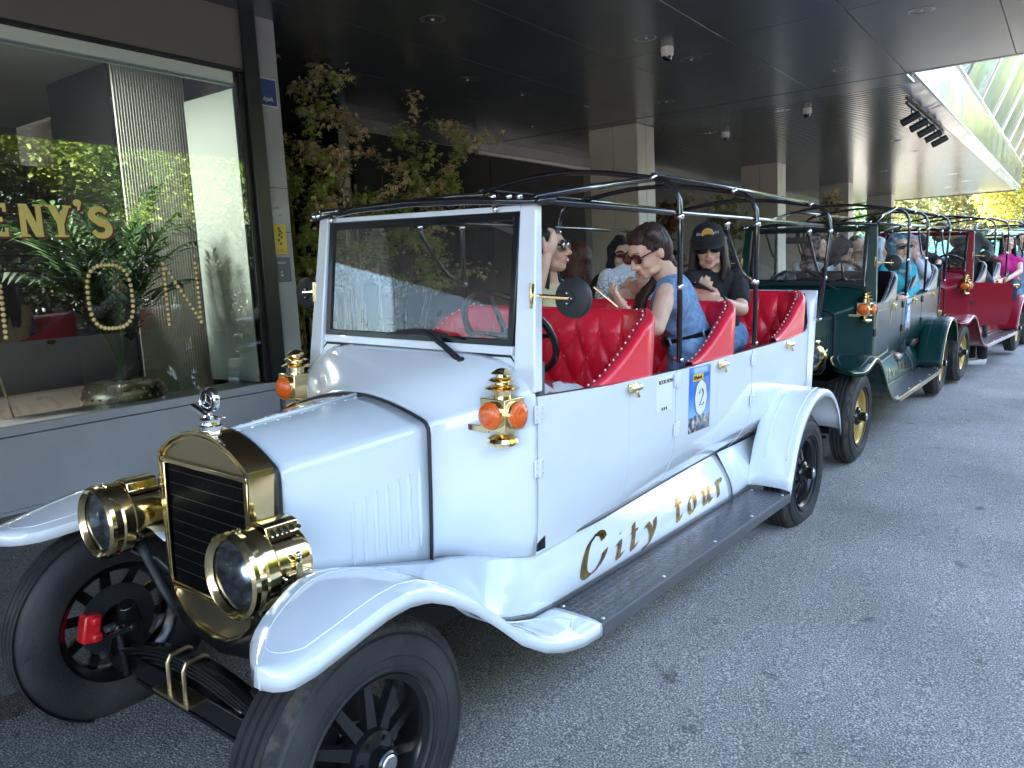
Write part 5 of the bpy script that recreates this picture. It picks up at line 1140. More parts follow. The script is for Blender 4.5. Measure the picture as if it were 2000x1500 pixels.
        for k in range(4):
            o = w0 + d * (L * (.93 + .05 * (k in (1, 2)))) + sd_ * (k - 1.5) * .0185 * S; ln = (.034, .039, .037, .029)[k] * S
            a1 = o + (d * .93 + nm * .25) * ln; a2 = a1 + (d * .60 + nm * .62) * ln * .72; a3 = a2 + (d * .2 + nm * .8) * ln * .55; r = .0088 * S
            cap(B, o - d * .02, a1, r * 1.1, r, 8); cap(B, a1, a2, r, r * .92, 8); cap(B, a2, a3, r * .92, r * .8, 8)
        t0 = w0 + d * L * .25 + sd_ * q * .028 * S; t1 = t0 + (d * .7 + sd_ * q * .55 + nm * .35) * .036 * S; t2 = t1 + (d * .8 + nm * .55) * .030 * S
        cap(B, t0, t1, .0125 * S, .0105 * S, 8); cap(B, t1, t2, .0105 * S, .0085 * S, 8)
    # legs
    legs = []
    for q, s0 in ((-1, sa), (1, sb)):
        o = (s0 - cen); o.z = 0; o = o.normalized() * .09 * S; hip = p + o
        if seated: knee = hip + lf * .36 * S + V(0, 0, -.03); foot = knee + lf * .02; foot.z = p.z - .38 * S
        else: foot = V(hip.x + lf.x * .02 * q - (.10 if incar else 0), hip.y + lf.y * .05 * q, .70 if incar else .085); knee = (hip + foot) / 2 + fwd * .03
        legs.append((hip, knee, foot)); cap(B, hip, knee, .078 * S, .055 * S); cap(B, knee, foot, .053 * S, .034 * S); cap(B, foot + V(0, 0, -.03), foot + lf * .15 * S + V(0, 0, -.04), .036 * S, .030 * S)
    body = mobj('body', remesh(B, vx_body or voxel, 4), SK[skin], root)
    # face details as parts
    Lp = MB(); Lp.sph(H(0, .0895, -.0595), (.021 * S, .0065 * S, .0055 * S), 12, Bm); Lp.sph(H(0, .0890, -.0700), (.018 * S, .007 * S, .0065 * S), 12, Bm); Lp.build('lips', lips, root, ang=180)
    if smile: q_ = MB(); q_.sph(H(0, .0925, -.0645), (.016 * S, .004 * S, .0045 * S), 12, Bm); q_.build('teeth', MT['white'], root, ang=180)
    for q in (-1, 1):
        e = MB(); e.sph(H(.030 * q, .0755, .0035), (.0145 * S, .010 * S, .0075 * S), 12, Bm); e.build('eye', eyew, root, ang=180); e = MB(); e.sph(H(.030 * q, .0835, .003), (.0062 * S, .003 * S, .0062 * S), 10, Bm); e.build('iris', eyed, root, ang=180)
        e = MB(); e.tube([H(.014 * q, .0945, .026), H(.030 * q, .0935, .031), H(.048 * q, .080, .025)], [.0028 * S, .0035 * S, .0015 * S], 6, flat=.6); e.build('brow', browm, root, ang=180)
    if top is not None:
        T = MB(); torso(T, .008 if near else .012)
        for (s0, e0, w0, h0, q) in side:
            if sleeve == 'short': cap(T, s0, s0.lerp(e0, .62), .060 * S, .058 * S)
            elif sleeve == 'long': cap(T, s0, e0, .060 * S, .050 * S); cap(T, e0, w0.lerp(e0, .08), .050 * S, .036 * S)
        me = remesh(T, voxel, 2); cloth_noise(me, .016 if near else .014, 9, (1, 1, .55)); mobj('shirt', me, top, root)
    if pants is not None:
        T = MB()
        for hip, knee, foot in legs: cap(T, p.lerp(hip, .3), hip, .125 * S * fit, .105 * S * fit); cap(T, hip, knee, .098 * S, .072 * S); cap(T, knee, foot + (knee - foot) * .06, .070 * S, .056 * S)
        me = remesh(T, max(voxel, .011), 2); cloth_noise(me, .010, 11); mobj('trousers', me, pants, root)
    shm = shoes_white if shoes in ('white', 'lean') else shoes_dark
    for hip, knee, foot in legs:
        T = MB(); cap(T, foot + V(0, 0, -.02), foot + V(0, 0, -.05), .048 * S, .046 * S); cap(T, foot + V(0, 0, -.045), foot + lf * .17 * S + V(0, 0, -.052), .044 * S, .036 * S); mobj('shoe', remesh(T, .014, 1), shm, root)
    # hair
    if hair or hijab or capm:
        T = MB()
        if hijab:
            T.sph(H(0, -.030, .022), (.094 * S, .108 * S, .103 * S), 20, Bm); T.sph(H(0, -.045, -.07), (.088 * S, .095 * S, .09 * S), 18, Bm)
            cap(T, H(0, -.01, -.125), n + V(0, 0, -.06), .085 * S, .125 * S, 16); cap(T, H(0, .035, -.135), n + fwd * .06 + V(0, 0, -.13), .05 * S, .075 * S, 14)
            for q in (-1, 1): cap(T, H(.074 * q, .012, .045), H(.070 * q, .012, -.09), .022 * S, .03 * S); cap(T, H(.060 * q, .02, -.09), H(.01 * q, .035, -.135), .03 * S, .034 * S)
            cap(T, H(-.06, .03, .075), H(.06, .03, .075), .026 * S, .026 * S); cap(T, H(0, .045, .085), H(0, -.05, .11), .03 * S, .04 * S)
            me = remesh(T, max(voxel * .8, .006), 3); cloth_noise(me, .012, 13, (1, 1, .6)); mobj('hijab', me, hijab, root)
        if hair:
            T.sph(H(0, -.022, .034), (.083 * S, .097 * S, .088 * S), 20, Bm); T.sph(H(0, -.050, -.005), (.080 * S, .070 * S, .085 * S), 16, Bm)
            if hair != 'short':
                T.sph(H(0, .008, .068), (.067 * S, .070 * S, .045 * S), 16, Bm)
            rnd = random.Random(len(label))
            def lock(pts, r0, r1):
                for i in range(len(pts) - 1): cap(T, pts[i], pts[i + 1], r0 + (r1 - r0) * i / (len(pts) - 1), r0 + (r1 - r0) * (i + 1) / (len(pts) - 1), 8)
            if hair in ('long', 'bob', 'pony'):
                dn_ = V(0, 0, -1); L = {'long': .36, 'bob': .19, 'pony': .10}[hair] * S
                for i in range(22):
                    a = R_(-112 + 224 * i / 21); st0 = H(math.sin(a) * .078, -math.cos(a) * .085 - .012, .035 - .02 * abs(math.sin(a)))
                    ow = (st0 - h); ow.z = 0; ow = ow.normalized() if ow.length > .01 else V(0, 0, 0)
                    if hair == 'pony':
                        tgt = H(0, -.105, .015); lock([H(math.sin(a) * .070, .012 - .04 * abs(math.cos(a)), .082), st0.lerp(tgt, .15), tgt], .022 * S, .020 * S); continue
                    q1 = st0 + ow * .012 + dn_ * L * .35; q2 = q1 + ow * .008 + dn_ * L * .35 + V(rnd.uniform(-1, 1), rnd.uniform(-1, 1), 0) * .012 * (1 + wave); q3 = q2 - ow * .012 + dn_ * L * .30 * rnd.uniform(.8, 1.15) + V(rnd.uniform(-1, 1), rnd.uniform(-1, 1), 0) * .016 * (1 + wave)
                    lock([st0 + U * .02, st0, q1, q2, q3], .023 * S, .011 * S)
                if hair == 'pony':
                    for i in range(16):
                        a = rnd.uniform(0, 2 * PI); o = Rg * math.cos(a) * .022 + U * math.sin(a) * .018; c0 = H(0, -.105, .012); pts = [c0]
                        for t in (.12, .25, .42, .60, .80, 1.0): pts.append(c0 + o * (1 + t * 1.1) + (sb - cen) * (-.15 * t) + (n - h) * (t * 1.55) + V(.012 * math.sin(t * 9 + a), .012 * math.cos(t * 8 + a), -.16 * t * rnd.uniform(.85, 1.1)) + fwd * .10 * t)
                        lock(pts, .019 * S, .007 * S)
            if lockfront:
                for i in range(14):
                    a = rnd.uniform(-1, 1); b = rnd.uniform(-1, 1); c0 = H(.02 * a, -.07, -.06 + .02 * b); q1 = n + fwd * .05 + (sa - n) * .10 + V(.015 * a, .015 * b, .01); q2 = q1 + fwd * (.09 + .02 * b) + (sa - n) * .10 * a + V(0, 0, -.10); q3 = q2 + fwd * .03 + V(.02 * a, .02 * b, -.12); q4 = q3 + V(-.02 * b, .02 * a, -.11 * rnd.uniform(.5, 1))
                    lock([c0, q1, q2, q3, q4], .024 * S, .008 * S)
            me = remesh(T, max(voxel * .8, .0055), 1)
            disp(me, lambda x, y, z, nz: nz((x * 55, y * 55, z * 9 + x * 12)) * .0042 * S)
            mobj('hair', me, HM[hairc], root)
            if hair in ('long', 'bob', 'pony'):   # stray strands
                T = MB(); rn = random.Random(3)
                for i in range(0 if hair == 'pony' else 60 if near else 18):
                    a = R_(rn.uniform(-125, 125)); z_ = rn.uniform(-.03, .07); c0 = H(math.sin(a) * .084, -math.cos(a) * .095 - .01, z_); ow = (c0 - h).normalized(); L2 = rn.uniform(.06, .24) * (1 if hair != 'pony' else .4)
                    T.tube([c0, c0 + ow * .010 + V(0, 0, -L2 * .4), c0 + ow * rn.uniform(.0, .025) + V(rn.uniform(-.01, .01), rn.uniform(-.01, .01), -L2)], [.0016, .0012, .0005], 3)
                tag(T.build('hair_strands', HM[hairc], root, ang=180), kind='stuff')
        if capm:
            T = MB(); rows = []
            for i in range(9):
                t = PI / 2 * i / 8; rows.append([H(.090 * math.cos(t) ** .75 * math.cos(a), -.010 + .108 * math.cos(t) ** .75 * math.sin(a), .035 + .098 * math.sin(t)) for a in frange(0, 2 * PI, 29)[:-1]])
            T.grid(rows, False, True); T.sph(H(0, -.01, .134), .007, 8); T.build('cap_crown', capm[0], root, ang=60)
            T = MB(); rows = []
            for i in range(13):
                a = R_(22 + 136 * i / 12); e = math.sin((a - R_(22)) / R_(136) * PI) ** .6
                rows.append([H(.091 * math.cos(a), -.010 + .109 * math.sin(a) + e * .082 * t, .036 - .022 * t * e - .012 * abs(math.cos(a)) ** 2 * t * 2) for t in frange(0, 1, 5)])
            T.grid(rows); T.build('cap_brim', capm[1], root, ang=180, sol=.004)
    if glasses:
        big = 1.25 if glasses == 'visor' else 1.0; T = MB(); gm = glassb if glasses != 'red' else mat('red_lens', (.10, .008, .008), .05, 0, .5)
        for q in (-1, 1): T.sph(H(.0345 * q, .0985 - .004, .004), (.0335 * S * big, .0085 * S, .0262 * S * (.9 if glasses == 'visor' else .78 if glasses == 'red' else .88)), 18, Bm)
        if glasses == 'visor': T.sph(H(0, .103, .006), (.030 * S, .006 * S, .014 * S), 12, Bm)
        g = T.build('sunglasses', gm, root, ang=180)
        T = MB()
        for q in (-1, 1):
            T.tube([H((.0345 + .0345 * math.cos(t)) * q, .097, .004 + .0272 * (.78 if glasses == 'red' else .88) * math.sin(t)) for t in frange(0, 2 * PI, 21)[:-1]], .0022 * S, 6, True); T.tube([H(.064 * q, .092, .010), H(.078 * q, .04, .010), H(.081 * q, -.02, .002)], .0030 * S, 6)
        T.tube([H(-.006, .104, .010), H(.006, .104, .010)], .0028, 6); T.build('sunglass_frame', framem, g, ang=180)
    if extra: extra(root, H, Bm, loc, fwd, S)
    return root
shoes_white = mat('white_trainer', (.75, .74, .75), .5); shoes_dark = mat('dark_shoe', (.02, .02, .02), .4)
def phone(root_label, pos, d, nrm, case, grp=None):
    d = d.normalized(); s = d.cross(nrm).normalized(); nn = s.cross(d).normalized(); M3 = Matrix((s, d, nn)).transposed()
    ph = MB(); ph.box((0, 0, 0), (.078, .155, .010), M3); o = ph.build('phone', case, None, bev=.004, seg=3); o.location = pos; tag(o, root_label, 'phone')
    q = MB(); q.box(nn * .0055, (.070, .147, .0012), M3); q.build('screen', mat('phone_screen', (.02, .02, .025), .08, 0, .5), o)
    q = MB(); q.lathe([(0, .001), (.006, .001), (.007, 0)], (Matrix.Translation(-nn * .0055 + s * -.02 + d * .055) @ (-nn).to_track_quat('Z', 'Y').to_matrix().to_4x4()), 12); q.build('lens', MT['black'], o)
    return o
denim = fab('denim', (.12, .22, .40), (.24, .38, .58), sc=28); denim2 = fab('jeans', (.10, .20, .38), (.22, .36, .56), sc=22)
yel = fab('pale_yellow', (.78, .70, .42), (.72, .63, .36)); blk = fab('black', (.012, .012, .014), (.02, .02, .022)); wht = fab('white', (.68, .70, .74), (.62, .65, .70))
def x_visor(root, H, B, loc, fwd, S):
    mb = MB(); mb.tube([loc['n'] + fwd * .055 + V(0, 0, .0), loc['n'] + (loc['sb'] - loc['n']) * .35 + V(0, 0, .052), loc['n'] - fwd * .05 + V(0, 0, .03)], .009, 8); mb.build('collar', fab('pale_blue', (.35, .55, .75)), root, ang=180)
    mb = MB(); a = loc['sb'].lerp(loc['n'], .45); mb.tube([a + V(0, 0, .070), a + fwd * .10 + V(0, 0, -.01), a.lerp(loc['p'], .4) + fwd * .12], .011, 6, flat=.4); mb.build('bag_strap', MT['blackm'], root, ang=180)
person('visor', 'smiling woman with long black hair and pale yellow top touching her sunglasses', hair='long', top=yel, sleeve='none', voxel=.0075, vx_body=.0058, glasses='dark', smile=True, pants=blk, extra=x_visor)
def x_denim(root, H, B, loc, fwd, S):
    p = loc['p']; n = loc['n']; ax = (n - p).normalized(); c = p.lerp(n, .10); sh = (loc['sb'] - loc['sa']).normalized(); f2 = ax.cross(sh).normalized()
    def ring(cc, r1, r2): return [cc + sh * r1 * math.cos(t) + f2 * r2 * math.sin(t) for t in frange(0, 2 * PI, 33)[:-1]]
    mb = MB(); cc = p.lerp(n, .18); rows = [ring(cc + ax * d, .172, .140) for d in (-.018, .018)]; mb.grid([rows[0], rows[1], ring(cc + ax * .018, .165, .133), ring(cc - ax * .018, .165, .133)], True, True); mb.build('belt', mat('black_belt', (.012, .012, .012), .3), root)
    mb = MB(); mb.sph(H(.082, .0, -.045), .006, 8); mb.sph(H(.084, .0, -.060), .004, 8); mb.build('earring', MT['brass'], root, ang=180)
    mb = MB()
    for a in (.6, 1.6, 2.6, 3.9, 5.2):
        q = cc + sh * .176 * math.cos(a) + f2 * .144 * math.sin(a); mb.tube([q - ax * .03, q + ax * .03], .006, 6)
    mb.build('belt_loops', denim2, root, ang=180)
person('denim', 'woman in sleeveless denim top and jeans leaning over her gold phone', hair='pony', hairc='brown', top=denim, sleeve='none', voxel=.0075, vx_body=.0058, glasses='red', pants=denim2, seated=False, incar=True, lockfront=True, extra=x_denim)
D_ = PJ['denim']; ph1 = phone('gold phone held up by the woman in sleeveless denim', Vector(D_['ha']) + V(-.045, -.03, .02), V(-.55, -.25, .55), V(.5, .3, .65), mat('gold_phone', (.75, .45, .28), .25, .8))
capblk = fab('cap_black', (.010, .010, .013), (.014, .014, .018))
def x_cap(root, H, Bm, loc, fwd, S):
    T = Matrix.Translation(H(0, .0945, .082)) @ Bm.to_4x4() @ Matrix.Rotation(-.42, 4, 'X') @ Matrix.Rotation(PI / 2, 4, 'X')
    mb = MB(); mb.lathe([(0, .006), (.030 * S, .005), (.031 * S, .0)], T, 28); mb.build('cap_badge', mat('badge_orange', (.75, .38, .06), .6), root)
    mb = MB(); mb.tube([T @ V(.030 * S * math.cos(t), .030 * S * math.sin(t), .006) for t in frange(0, 2 * PI, 29)[:-1]], .0018, 6, True); mb.build('badge_ring', mat('badge_cream', (.7, .6, .4), .6), root)
    Ti = T @ Matrix.Translation((0, -.008, .0075))
    text('Hard Rock', .030, mat('badge_lilac', (.70, .62, .80), .6), root, Ti @ Matrix.Diagonal((-1 if False else 1, 1, 1, 1)), ext=.001, name='badge_text', align='CENTER')
    text('CAFE', .016, mat('badge_brown', (.25, .07, .03), .6), root, T @ Matrix.Translation((0, -.024, .0065)), ext=.001, name='badge_text', align='CENTER')
    mb = MB(); mb.tube([loc['wb'] + (loc['eb'] - loc['wb']).normalized() * .02 + V(0, 0, .0), loc['wb'] + (loc['eb'] - loc['wb']).normalized() * .05], .036 * S, 16); mb.build('watch_band', MT['blackm'], root)
    mb = MB(); mb.box(loc['wb'] + (loc['eb'] - loc['wb']).normalized() * .035 + V(-.005, -.034, .018) * S, (.036, .012, .040)); mb.build('watch', MT['black'], root, bev=.004)
person('cap', 'woman in black tee and black cap with orange badge looking down', hair='bob', hairc='brown', top=blk, sleeve='short', voxel=.0075, vx_body=.0062, glasses='dark', capm=(capblk, capblk), pants=denim2, extra=x_cap)
D_ = PJ['cap']; phone('dark phone held by the woman in the black cap', Vector(D_['ha']) + V(.01, -.04, .02), V(-.1, -.7, .25), V(.1, .25, .9), MT['blackm'])
skt = fab('sketch_print', (.66, .68, .72)); N, L, b = nodes(skt)
vr = N.new('ShaderNodeTexVoronoi'); vr.feature = 'DISTANCE_TO_EDGE'; vr.inputs['Scale'].default_value = 34; tcx = N.new('ShaderNodeTexCoord'); L.new(tcx.outputs['Object'], vr.inputs[0])
rr_ = N.new('ShaderNodeValToRGB'); rr_.color_ramp.elements[0].position = .04; rr_.color_ramp.elements[0].color = (.10, .11, .13, 1); rr_.color_ramp.elements[1].position = .10; rr_.color_ramp.elements[1].color = (.68, .70, .74, 1); L.new(vr.outputs[0], rr_.inputs[0])
sx = N.new('ShaderNodeSeparateXYZ'); L.new(tcx.outputs['Object'], sx.inputs[0]); mm = N.new('ShaderNodeMapRange'); mm.inputs[1].default_value = 1.50 + .0; mm.inputs[2].default_value = 1.40; L.new(sx.outputs[2], mm.inputs[0])
mq = N.new('ShaderNodeMix'); mq.data_type = 'RGBA'; mq.inputs[6].default_value = (.68, .70, .74, 1); L.new(mm.outputs[0], mq.inputs[0]); L.new(rr_.outputs[0], mq.inputs[7]); L.new(mq.outputs[2], b.inputs['Base Color'])
person('sketch', 'person in white shirt with grey sketch print behind the denim woman', skin='b', hair='short', top=skt, sleeve='long', voxel=.009, vx_body=.0065, pants=blk)
person('blackhijab', 'woman in black headscarf and black clothes with glasses behind the white car', skin='a', hijab=fab('black_scarf', (.01, .01, .012)), top=blk, sleeve='long', pants=blk, seated=False, glasses='red', voxel=.012)
person('backturned', 'woman with wavy auburn hair in grey white patterned jacket seen from behind', skin='b', hair='long', hairc='auburn', wave=1.2, top=fab('grey_plaid', (.62, .63, .62), (.30, .33, .30), sc=22), sleeve='long', pants=blk, seated=False, voxel=.011)
person('printhijab', 'woman in dark patterned headscarf and white top at the left of the green car', skin='a', hijab=fab('print_scarf', (.02, .016, .018), (.34, .22, .20), sc=17, lo=.45, hi=.6), top=wht, sleeve='long', voxel=.011, pants=blk)
person('beanie', 'person in dark grey bonnet and white top bending down behind the green car windscreen', skin='b', hijab=fab('grey_bonnet', (.045, .04, .05)), top=wht, sleeve='long', voxel=.012, pants=blk)
pk = fab('peach_cap', (.50, .28, .20))
person('peachcap', 'child in peach cap and mustard shirt in front of a man', skin='a', hair='long', hairc='brown', capm=(pk, pk), top=fab('mustard', (.50, .44, .10)), sleeve='short', voxel=.012, pants=blk, seated=False)
person('behindman', 'man with short black hair and pale blue shirt behind the child in peach cap', skin='b', hair='short', top=fab('light_blue', (.40, .48, .72)), sleeve='short', voxel=.013, pants=blk, seated=False)
person('whitesleeve', 'person in pale headscarf and white top partly hidden by the green windscreen frame', skin='a', hijab=wht, top=wht, sleeve='long', voxel=.012, pants=blk)
person('turquoise', 'woman in blue patterned headscarf, wide sunglasses and turquoise blouse looking at the camera', skin='a', hijab=fab('blue_scarf', (.04, .22, .32), (.52, .50, .42), sc=13, lo=.42, hi=.62), top=fab('turquoise', (.03, .42, .50), (.03, .34, .42)), sleeve='long', voxel=.0095, glasses='visor', pants=blk)
def x_cam(root, H, Bm, loc, fwd, S):
    mb = MB(); c = (loc['ha'] + loc['hb']) / 2 + V(0, -.03, .01); mb.box(c, (.10, .04, .065)); mb.tube([c, c + V(.03, -.06, 0)], .024, 12); mb.build('small_camera', MT['blackm'], root, bev=.005)
person('camera', 'person in lilac headscarf raising an arm beside the woman in turquoise', skin='b', hijab=fab('lilac_scarf', (.42, .38, .46)), top=fab('pale_lilac', (.62, .63, .74)), sleeve='long', voxel=.010, pants=blk)
person('blacktee', 'man with short black hair in a black tee seen from behind near the red windscreen', skin='b', hair='short', top=blk, sleeve='short', voxel=.013, pants=blk, seated=False)
person('jacket', 'man in olive grey jacket and dark trousers with white trainers leaning into the crimson car', skin='c', hair='short', top=fab('olive_grey', (.055, .055, .048), (.075, .075, .066)), sleeve='long', voxel=.012, pants=fab('dark_green_trousers', (.012, .016, .018)), seated=False, shoes='lean', fit=1.15)
person('pink', 'smiling woman with long black hair in sleeveless magenta top riding in the crimson car', skin='a', hair='long', top=fab('magenta', (.62, .02, .22), (.52, .015, .18)), sleeve='none', voxel=.011, pants=fab('navy', (.02, .025, .05)), smile=True)
person('edge', 'person in blue jeans standing past the crimson car at the right edge of the photo', skin='b', hair='short', top=fab('grey_tee', (.2, .2, .24)), sleeve='short', voxel=.014, pants=denim2, seated=False)
# blanket on the front bench
mb = MB(); rows = []
for i in range(24):
    for_row = []
    for j in range(16):
        u, v = i / 23, j / 15; x = .10 + .46 * v; y = 1.02 + .50 * u; e = min(1, 4 * min(u, 1 - u)) * min(1, 4 * min(v, 1 - v))
        for_row.append(V(x, y, .95 + e ** .5 * (.21 - .05 * u) + .018 * noise.noise(V(u * 6, v * 6, 1)) * e))
    rows.append(for_row)
mb.grid(rows); bk = mb.build('blanket', None if False else noisy(mat('blanket_print', (.5, .4, .4), .9), (.42, .03, .05), (.62, .60, .60), scale=9, detail=1, lo=.42, hi=.48, bump=.4, bscale=200), None, ang=180, sol=.012)
bk.matrix_world = PW; tag(bk, 'crumpled red, grey and white patterned blanket on the front bench by the door', 'blanket')
# ------------------------------------------------------------------ plants and trees
import numpy as np
NR = np.random.RandomState(11)
class LM:
    def __init__(s, v): s.v = v
    def build(s, name, m, parent=None, **k):
        v = s.v.reshape(-1, 3).astype(np.float32); n = len(v) // 4; me = bpy.data.meshes.new(name); me.materials.append(m)
        me.vertices.add(n * 4); me.vertices.foreach_set('co', v.ravel()); me.loops.add(n * 4); me.loops.foreach_set('vertex_index', np.arange(n * 4, dtype=np.int32))
        me.polygons.add(n); me.polygons.foreach_set('loop_start', np.arange(0, n * 4, 4, dtype=np.int32)); me.update(calc_edges=True)
        o = bpy.data.objects.new(name, me); COL.objects.link(o)
        if parent is not None: o.parent = parent
        return o
def nrm(a): return a / np.maximum(np.linalg.norm(a, axis=1, keepdims=True), 1e-9)
def leafmesh(pts, size, rnd, kind='maple', droop=.3):
    """leaf-sized faces: small blades set at random about each point"""
    P = np.array([tuple(p) for p in pts]) if not isinstance(pts, np.ndarray) else pts
    n = len(P); s = (size * NR.uniform(.6, 1.3, n))[:, None]; a = NR.uniform(0, 2 * PI, n); t = NR.uniform(-.9, .5, n) - droop
    d = np.stack([np.cos(a) * np.cos(t), np.sin(a) * np.cos(t), np.sin(t)], 1)
    sd = nrm(np.cross(d, np.stack([NR.uniform(-.5, .5, n), NR.uniform(-.5, .5, n), np.ones(n)], 1))); nn = np.cross(sd, d); out = []
    if kind == 'maple':
        for k in (-1, 0, 1):
            dd = nrm(d + sd * k * .8); s2 = s * (1 if k == 0 else .78); ss = nrm(np.cross(dd, nn))
            out.append(np.stack([P, P + dd * s2 * .5 + ss * s2 * .16, P + dd * s2 - nn * s2 * .15, P + dd * s2 * .5 - ss * s2 * .16], 1))
    else:
        w = .34 if kind == 'oval' else .12
        out.append(np.stack([P, P + d * s * .5 + sd * s * w, P + d * s - nn * s * .1, P + d * s * .5 - sd * s * w], 1))
    return LM(np.concatenate(out, 0))
def planter_tree(name, loc, stems, nleaf, mats, label, rnd, size=.075, kind='maple', cat='tree', pot=True, group=None, spread=.22):
    root = empty(name, loc, label, cat, group); bark = MTB
    tips = [[] for _ in mats]
    tr = MB()
    for (dx, dy, hgt, lean, r) in stems:
        path = []; K = 9
        for i in range(K + 1):
            t = i / K; path.append(V(dx + lean[0] * t + .05 * noise.noise(V(dx * 9, t * 3, 1)), dy + lean[1] * t + .05 * noise.noise(V(dy * 9, t * 3, 5)), .45 + (hgt - .45) * t))
        tr.tube(path, [r * (1 - .85 * i / K) for i in range(K + 1)], 6)
        nb = int(14 * hgt / 3)
        for b in range(nb):
            t = rnd.uniform(.30, 1.0); i = min(K - 1, int(t * K)); p0 = path[i].lerp(path[i + 1], t * K - i); a = rnd.uniform(0, 2 * PI); L = rnd.uniform(.15, spread * 2.2) * (1.15 - .5 * t)
            d = V(math.cos(a), math.sin(a), rnd.uniform(.15, .9)).normalized(); p1 = p0 + d * L * .55; p2 = p1 + (d + V(0, 0, -.25)).normalized() * L * .45
            tr.tube([p0, p1, p2], [r * .30, r * .2, r * .08], 4)
            dry = rnd.random() < (.15 + .6 * t ** 2); mi = 1 if dry and len(mats) > 1 else 0
            for k in range(int(nleaf / nb / len(stems)) + 1):
                u = rnd.uniform(.15, 1.05); q = (p0.lerp(p1, u * 1.6) if u < .6 else p1.lerp(p2, (u - .6) / .4)); q = q + V(rnd.gauss(0, .045), rnd.gauss(0, .045), rnd.gauss(0, .04))
                tips[mi if rnd.random() < .85 else (1 - mi) % len(mats)].append(q)
    tr.build('trunk', bark, root, ang=180)
    for m, pts in zip(mats, tips):
        if pts: tag(leafmesh(pts, size, rnd, kind).build('foliage', m, root, ang=0, fix=False), kind='stuff')
    if pot:
        mb = MB(); mb.lathe([(0, .02), (.20, .02), (.30, .50), (.32, .52), (.27, .52), (.25, .46), (0, .46)], Matrix.Identity(4), 28); mb.build('planter', mat('planter_grey', (.05, .05, .052), .5), root)
    return root
MTB = noisy(mat('bark', (.12, .09, .06), .85), (.07, .05, .035), (.20, .16, .11), scale=9, bump=.5)
bamb = noisy(mat('bamboo_cane', (.4, .3, .14), .5), (.34, .24, .10), (.55, .42, .22), scale=3, stretch=(1, 1, .2))
gl = foil('green_leaf', (.16, .30, .05), (.46, .52, .12), .2, 5); dl = foil('dry_leaf', (.50, .36, .18), (.80, .62, .38), .2, 5); rn = random.Random(5)  # maple leaf colours made bright in place of sunlight on them
planter_tree('maple_tree', (-6.35, 5.35, .22), [(-.05, -.1, 3.35, (-.15, -.35), .018), (.05, .05, 3.5, (.1, .15), .020), (0, .12, 3.1, (.25, .45), .016), (-.1, 0, 2.8, (-.3, -.5), .014), (.1, -.05, 2.6, (.2, -.2), .014), (.02, .02, 2.2, (.05, .3), .014)], 8500, [gl, dl], 'thin maple with green and dry tan leaves rising beside the sign pier', rn, size=.060, spread=.36)
planter_tree('maple_tree', (-6.1, 6.5, .22), [(-.1, .1, 3.3, (.0, .45), .015), (.1, .1, 3.0, (.2, .75), .015), (0, .0, 2.6, (-.1, .2), .014), (0, .1, 3.1, (.1, .95), .012), (0, -.1, 2.6, (.1, -.2), .012)], 5200, [gl, dl], 'thinner maple with mostly dry leaves, second from the sign pier', rn, size=.056, spread=.36)
bp_ = empty('bamboo_clump', (-6.75, 5.9, .22), 'clump of tan bamboo canes standing in for golden reflections behind the maple planters', 'bamboo')  # warm canes added in place of golden-lit reflections in the inner glass
for k in range(22):
    x, y = rn.uniform(-.35, .35), rn.uniform(-.75, .75); hh = rn.uniform(1.9, 2.6); mb = MB(); mb.tube([(x, y, 0), (x + rn.uniform(-.05, .05), y + rn.uniform(-.05, .05), hh)], rn.uniform(.012, .028), 7)
    mb.build('cane', bamb, bp_, ang=180)
ud = foil('undergrowth_leaf', (.03, .06, .02), (.08, .12, .04), .2); pts = [V(rn.uniform(-.75, .2), rn.uniform(-.85, 1.6), abs(rn.gauss(.35, .28))) for _ in range(1500)]
ug = leafmesh(pts, .10, rn, 'oval').build('undergrowth', ud, None, ang=0, fix=False); ug.location = (-5.95, 5.75, .25); tag(ug, 'dark leafy undergrowth below the maples behind the white car', 'shrub')
for x, y, h_, rw, mats_, lb in ((-6.1, 12.95, 2.75, .75, [foil('rust_leaf', (.13, .055, .02), (.26, .13, .05))], 'rust brown drooping shrub in front of the nearest column'), (-5.25, 14.3, 2.75, .42, [foil('olive_leaf', (.08, .12, .03), (.26, .24, .06))], 'olive green slim shrub between the first and second columns'), (-5.0, 21.4, 3.1, .5, [ud, dl], 'sparse dark shrub beside the third column'), (-5.2, 28.5, 3.0, .7, [foil('garden_leaf', (.08, .14, .03), (.22, .28, .06))], 'green shrub in the gap between the third and fourth columns')):
    planter_tree('potted_shrub', (x, y, .2), [(rn.uniform(-.2, .2) * rw, rn.uniform(-.2, .2) * rw, h_ * rn.uniform(.8, 1), (rn.uniform(-.5, .5) * rw, rn.uniform(-.5, .5) * rw), .015) for _ in range(8)], 9000 if rw > .6 else 3500, mats_, lb, rn, size=.075, kind='oval', cat='shrub', spread=rw * .45)
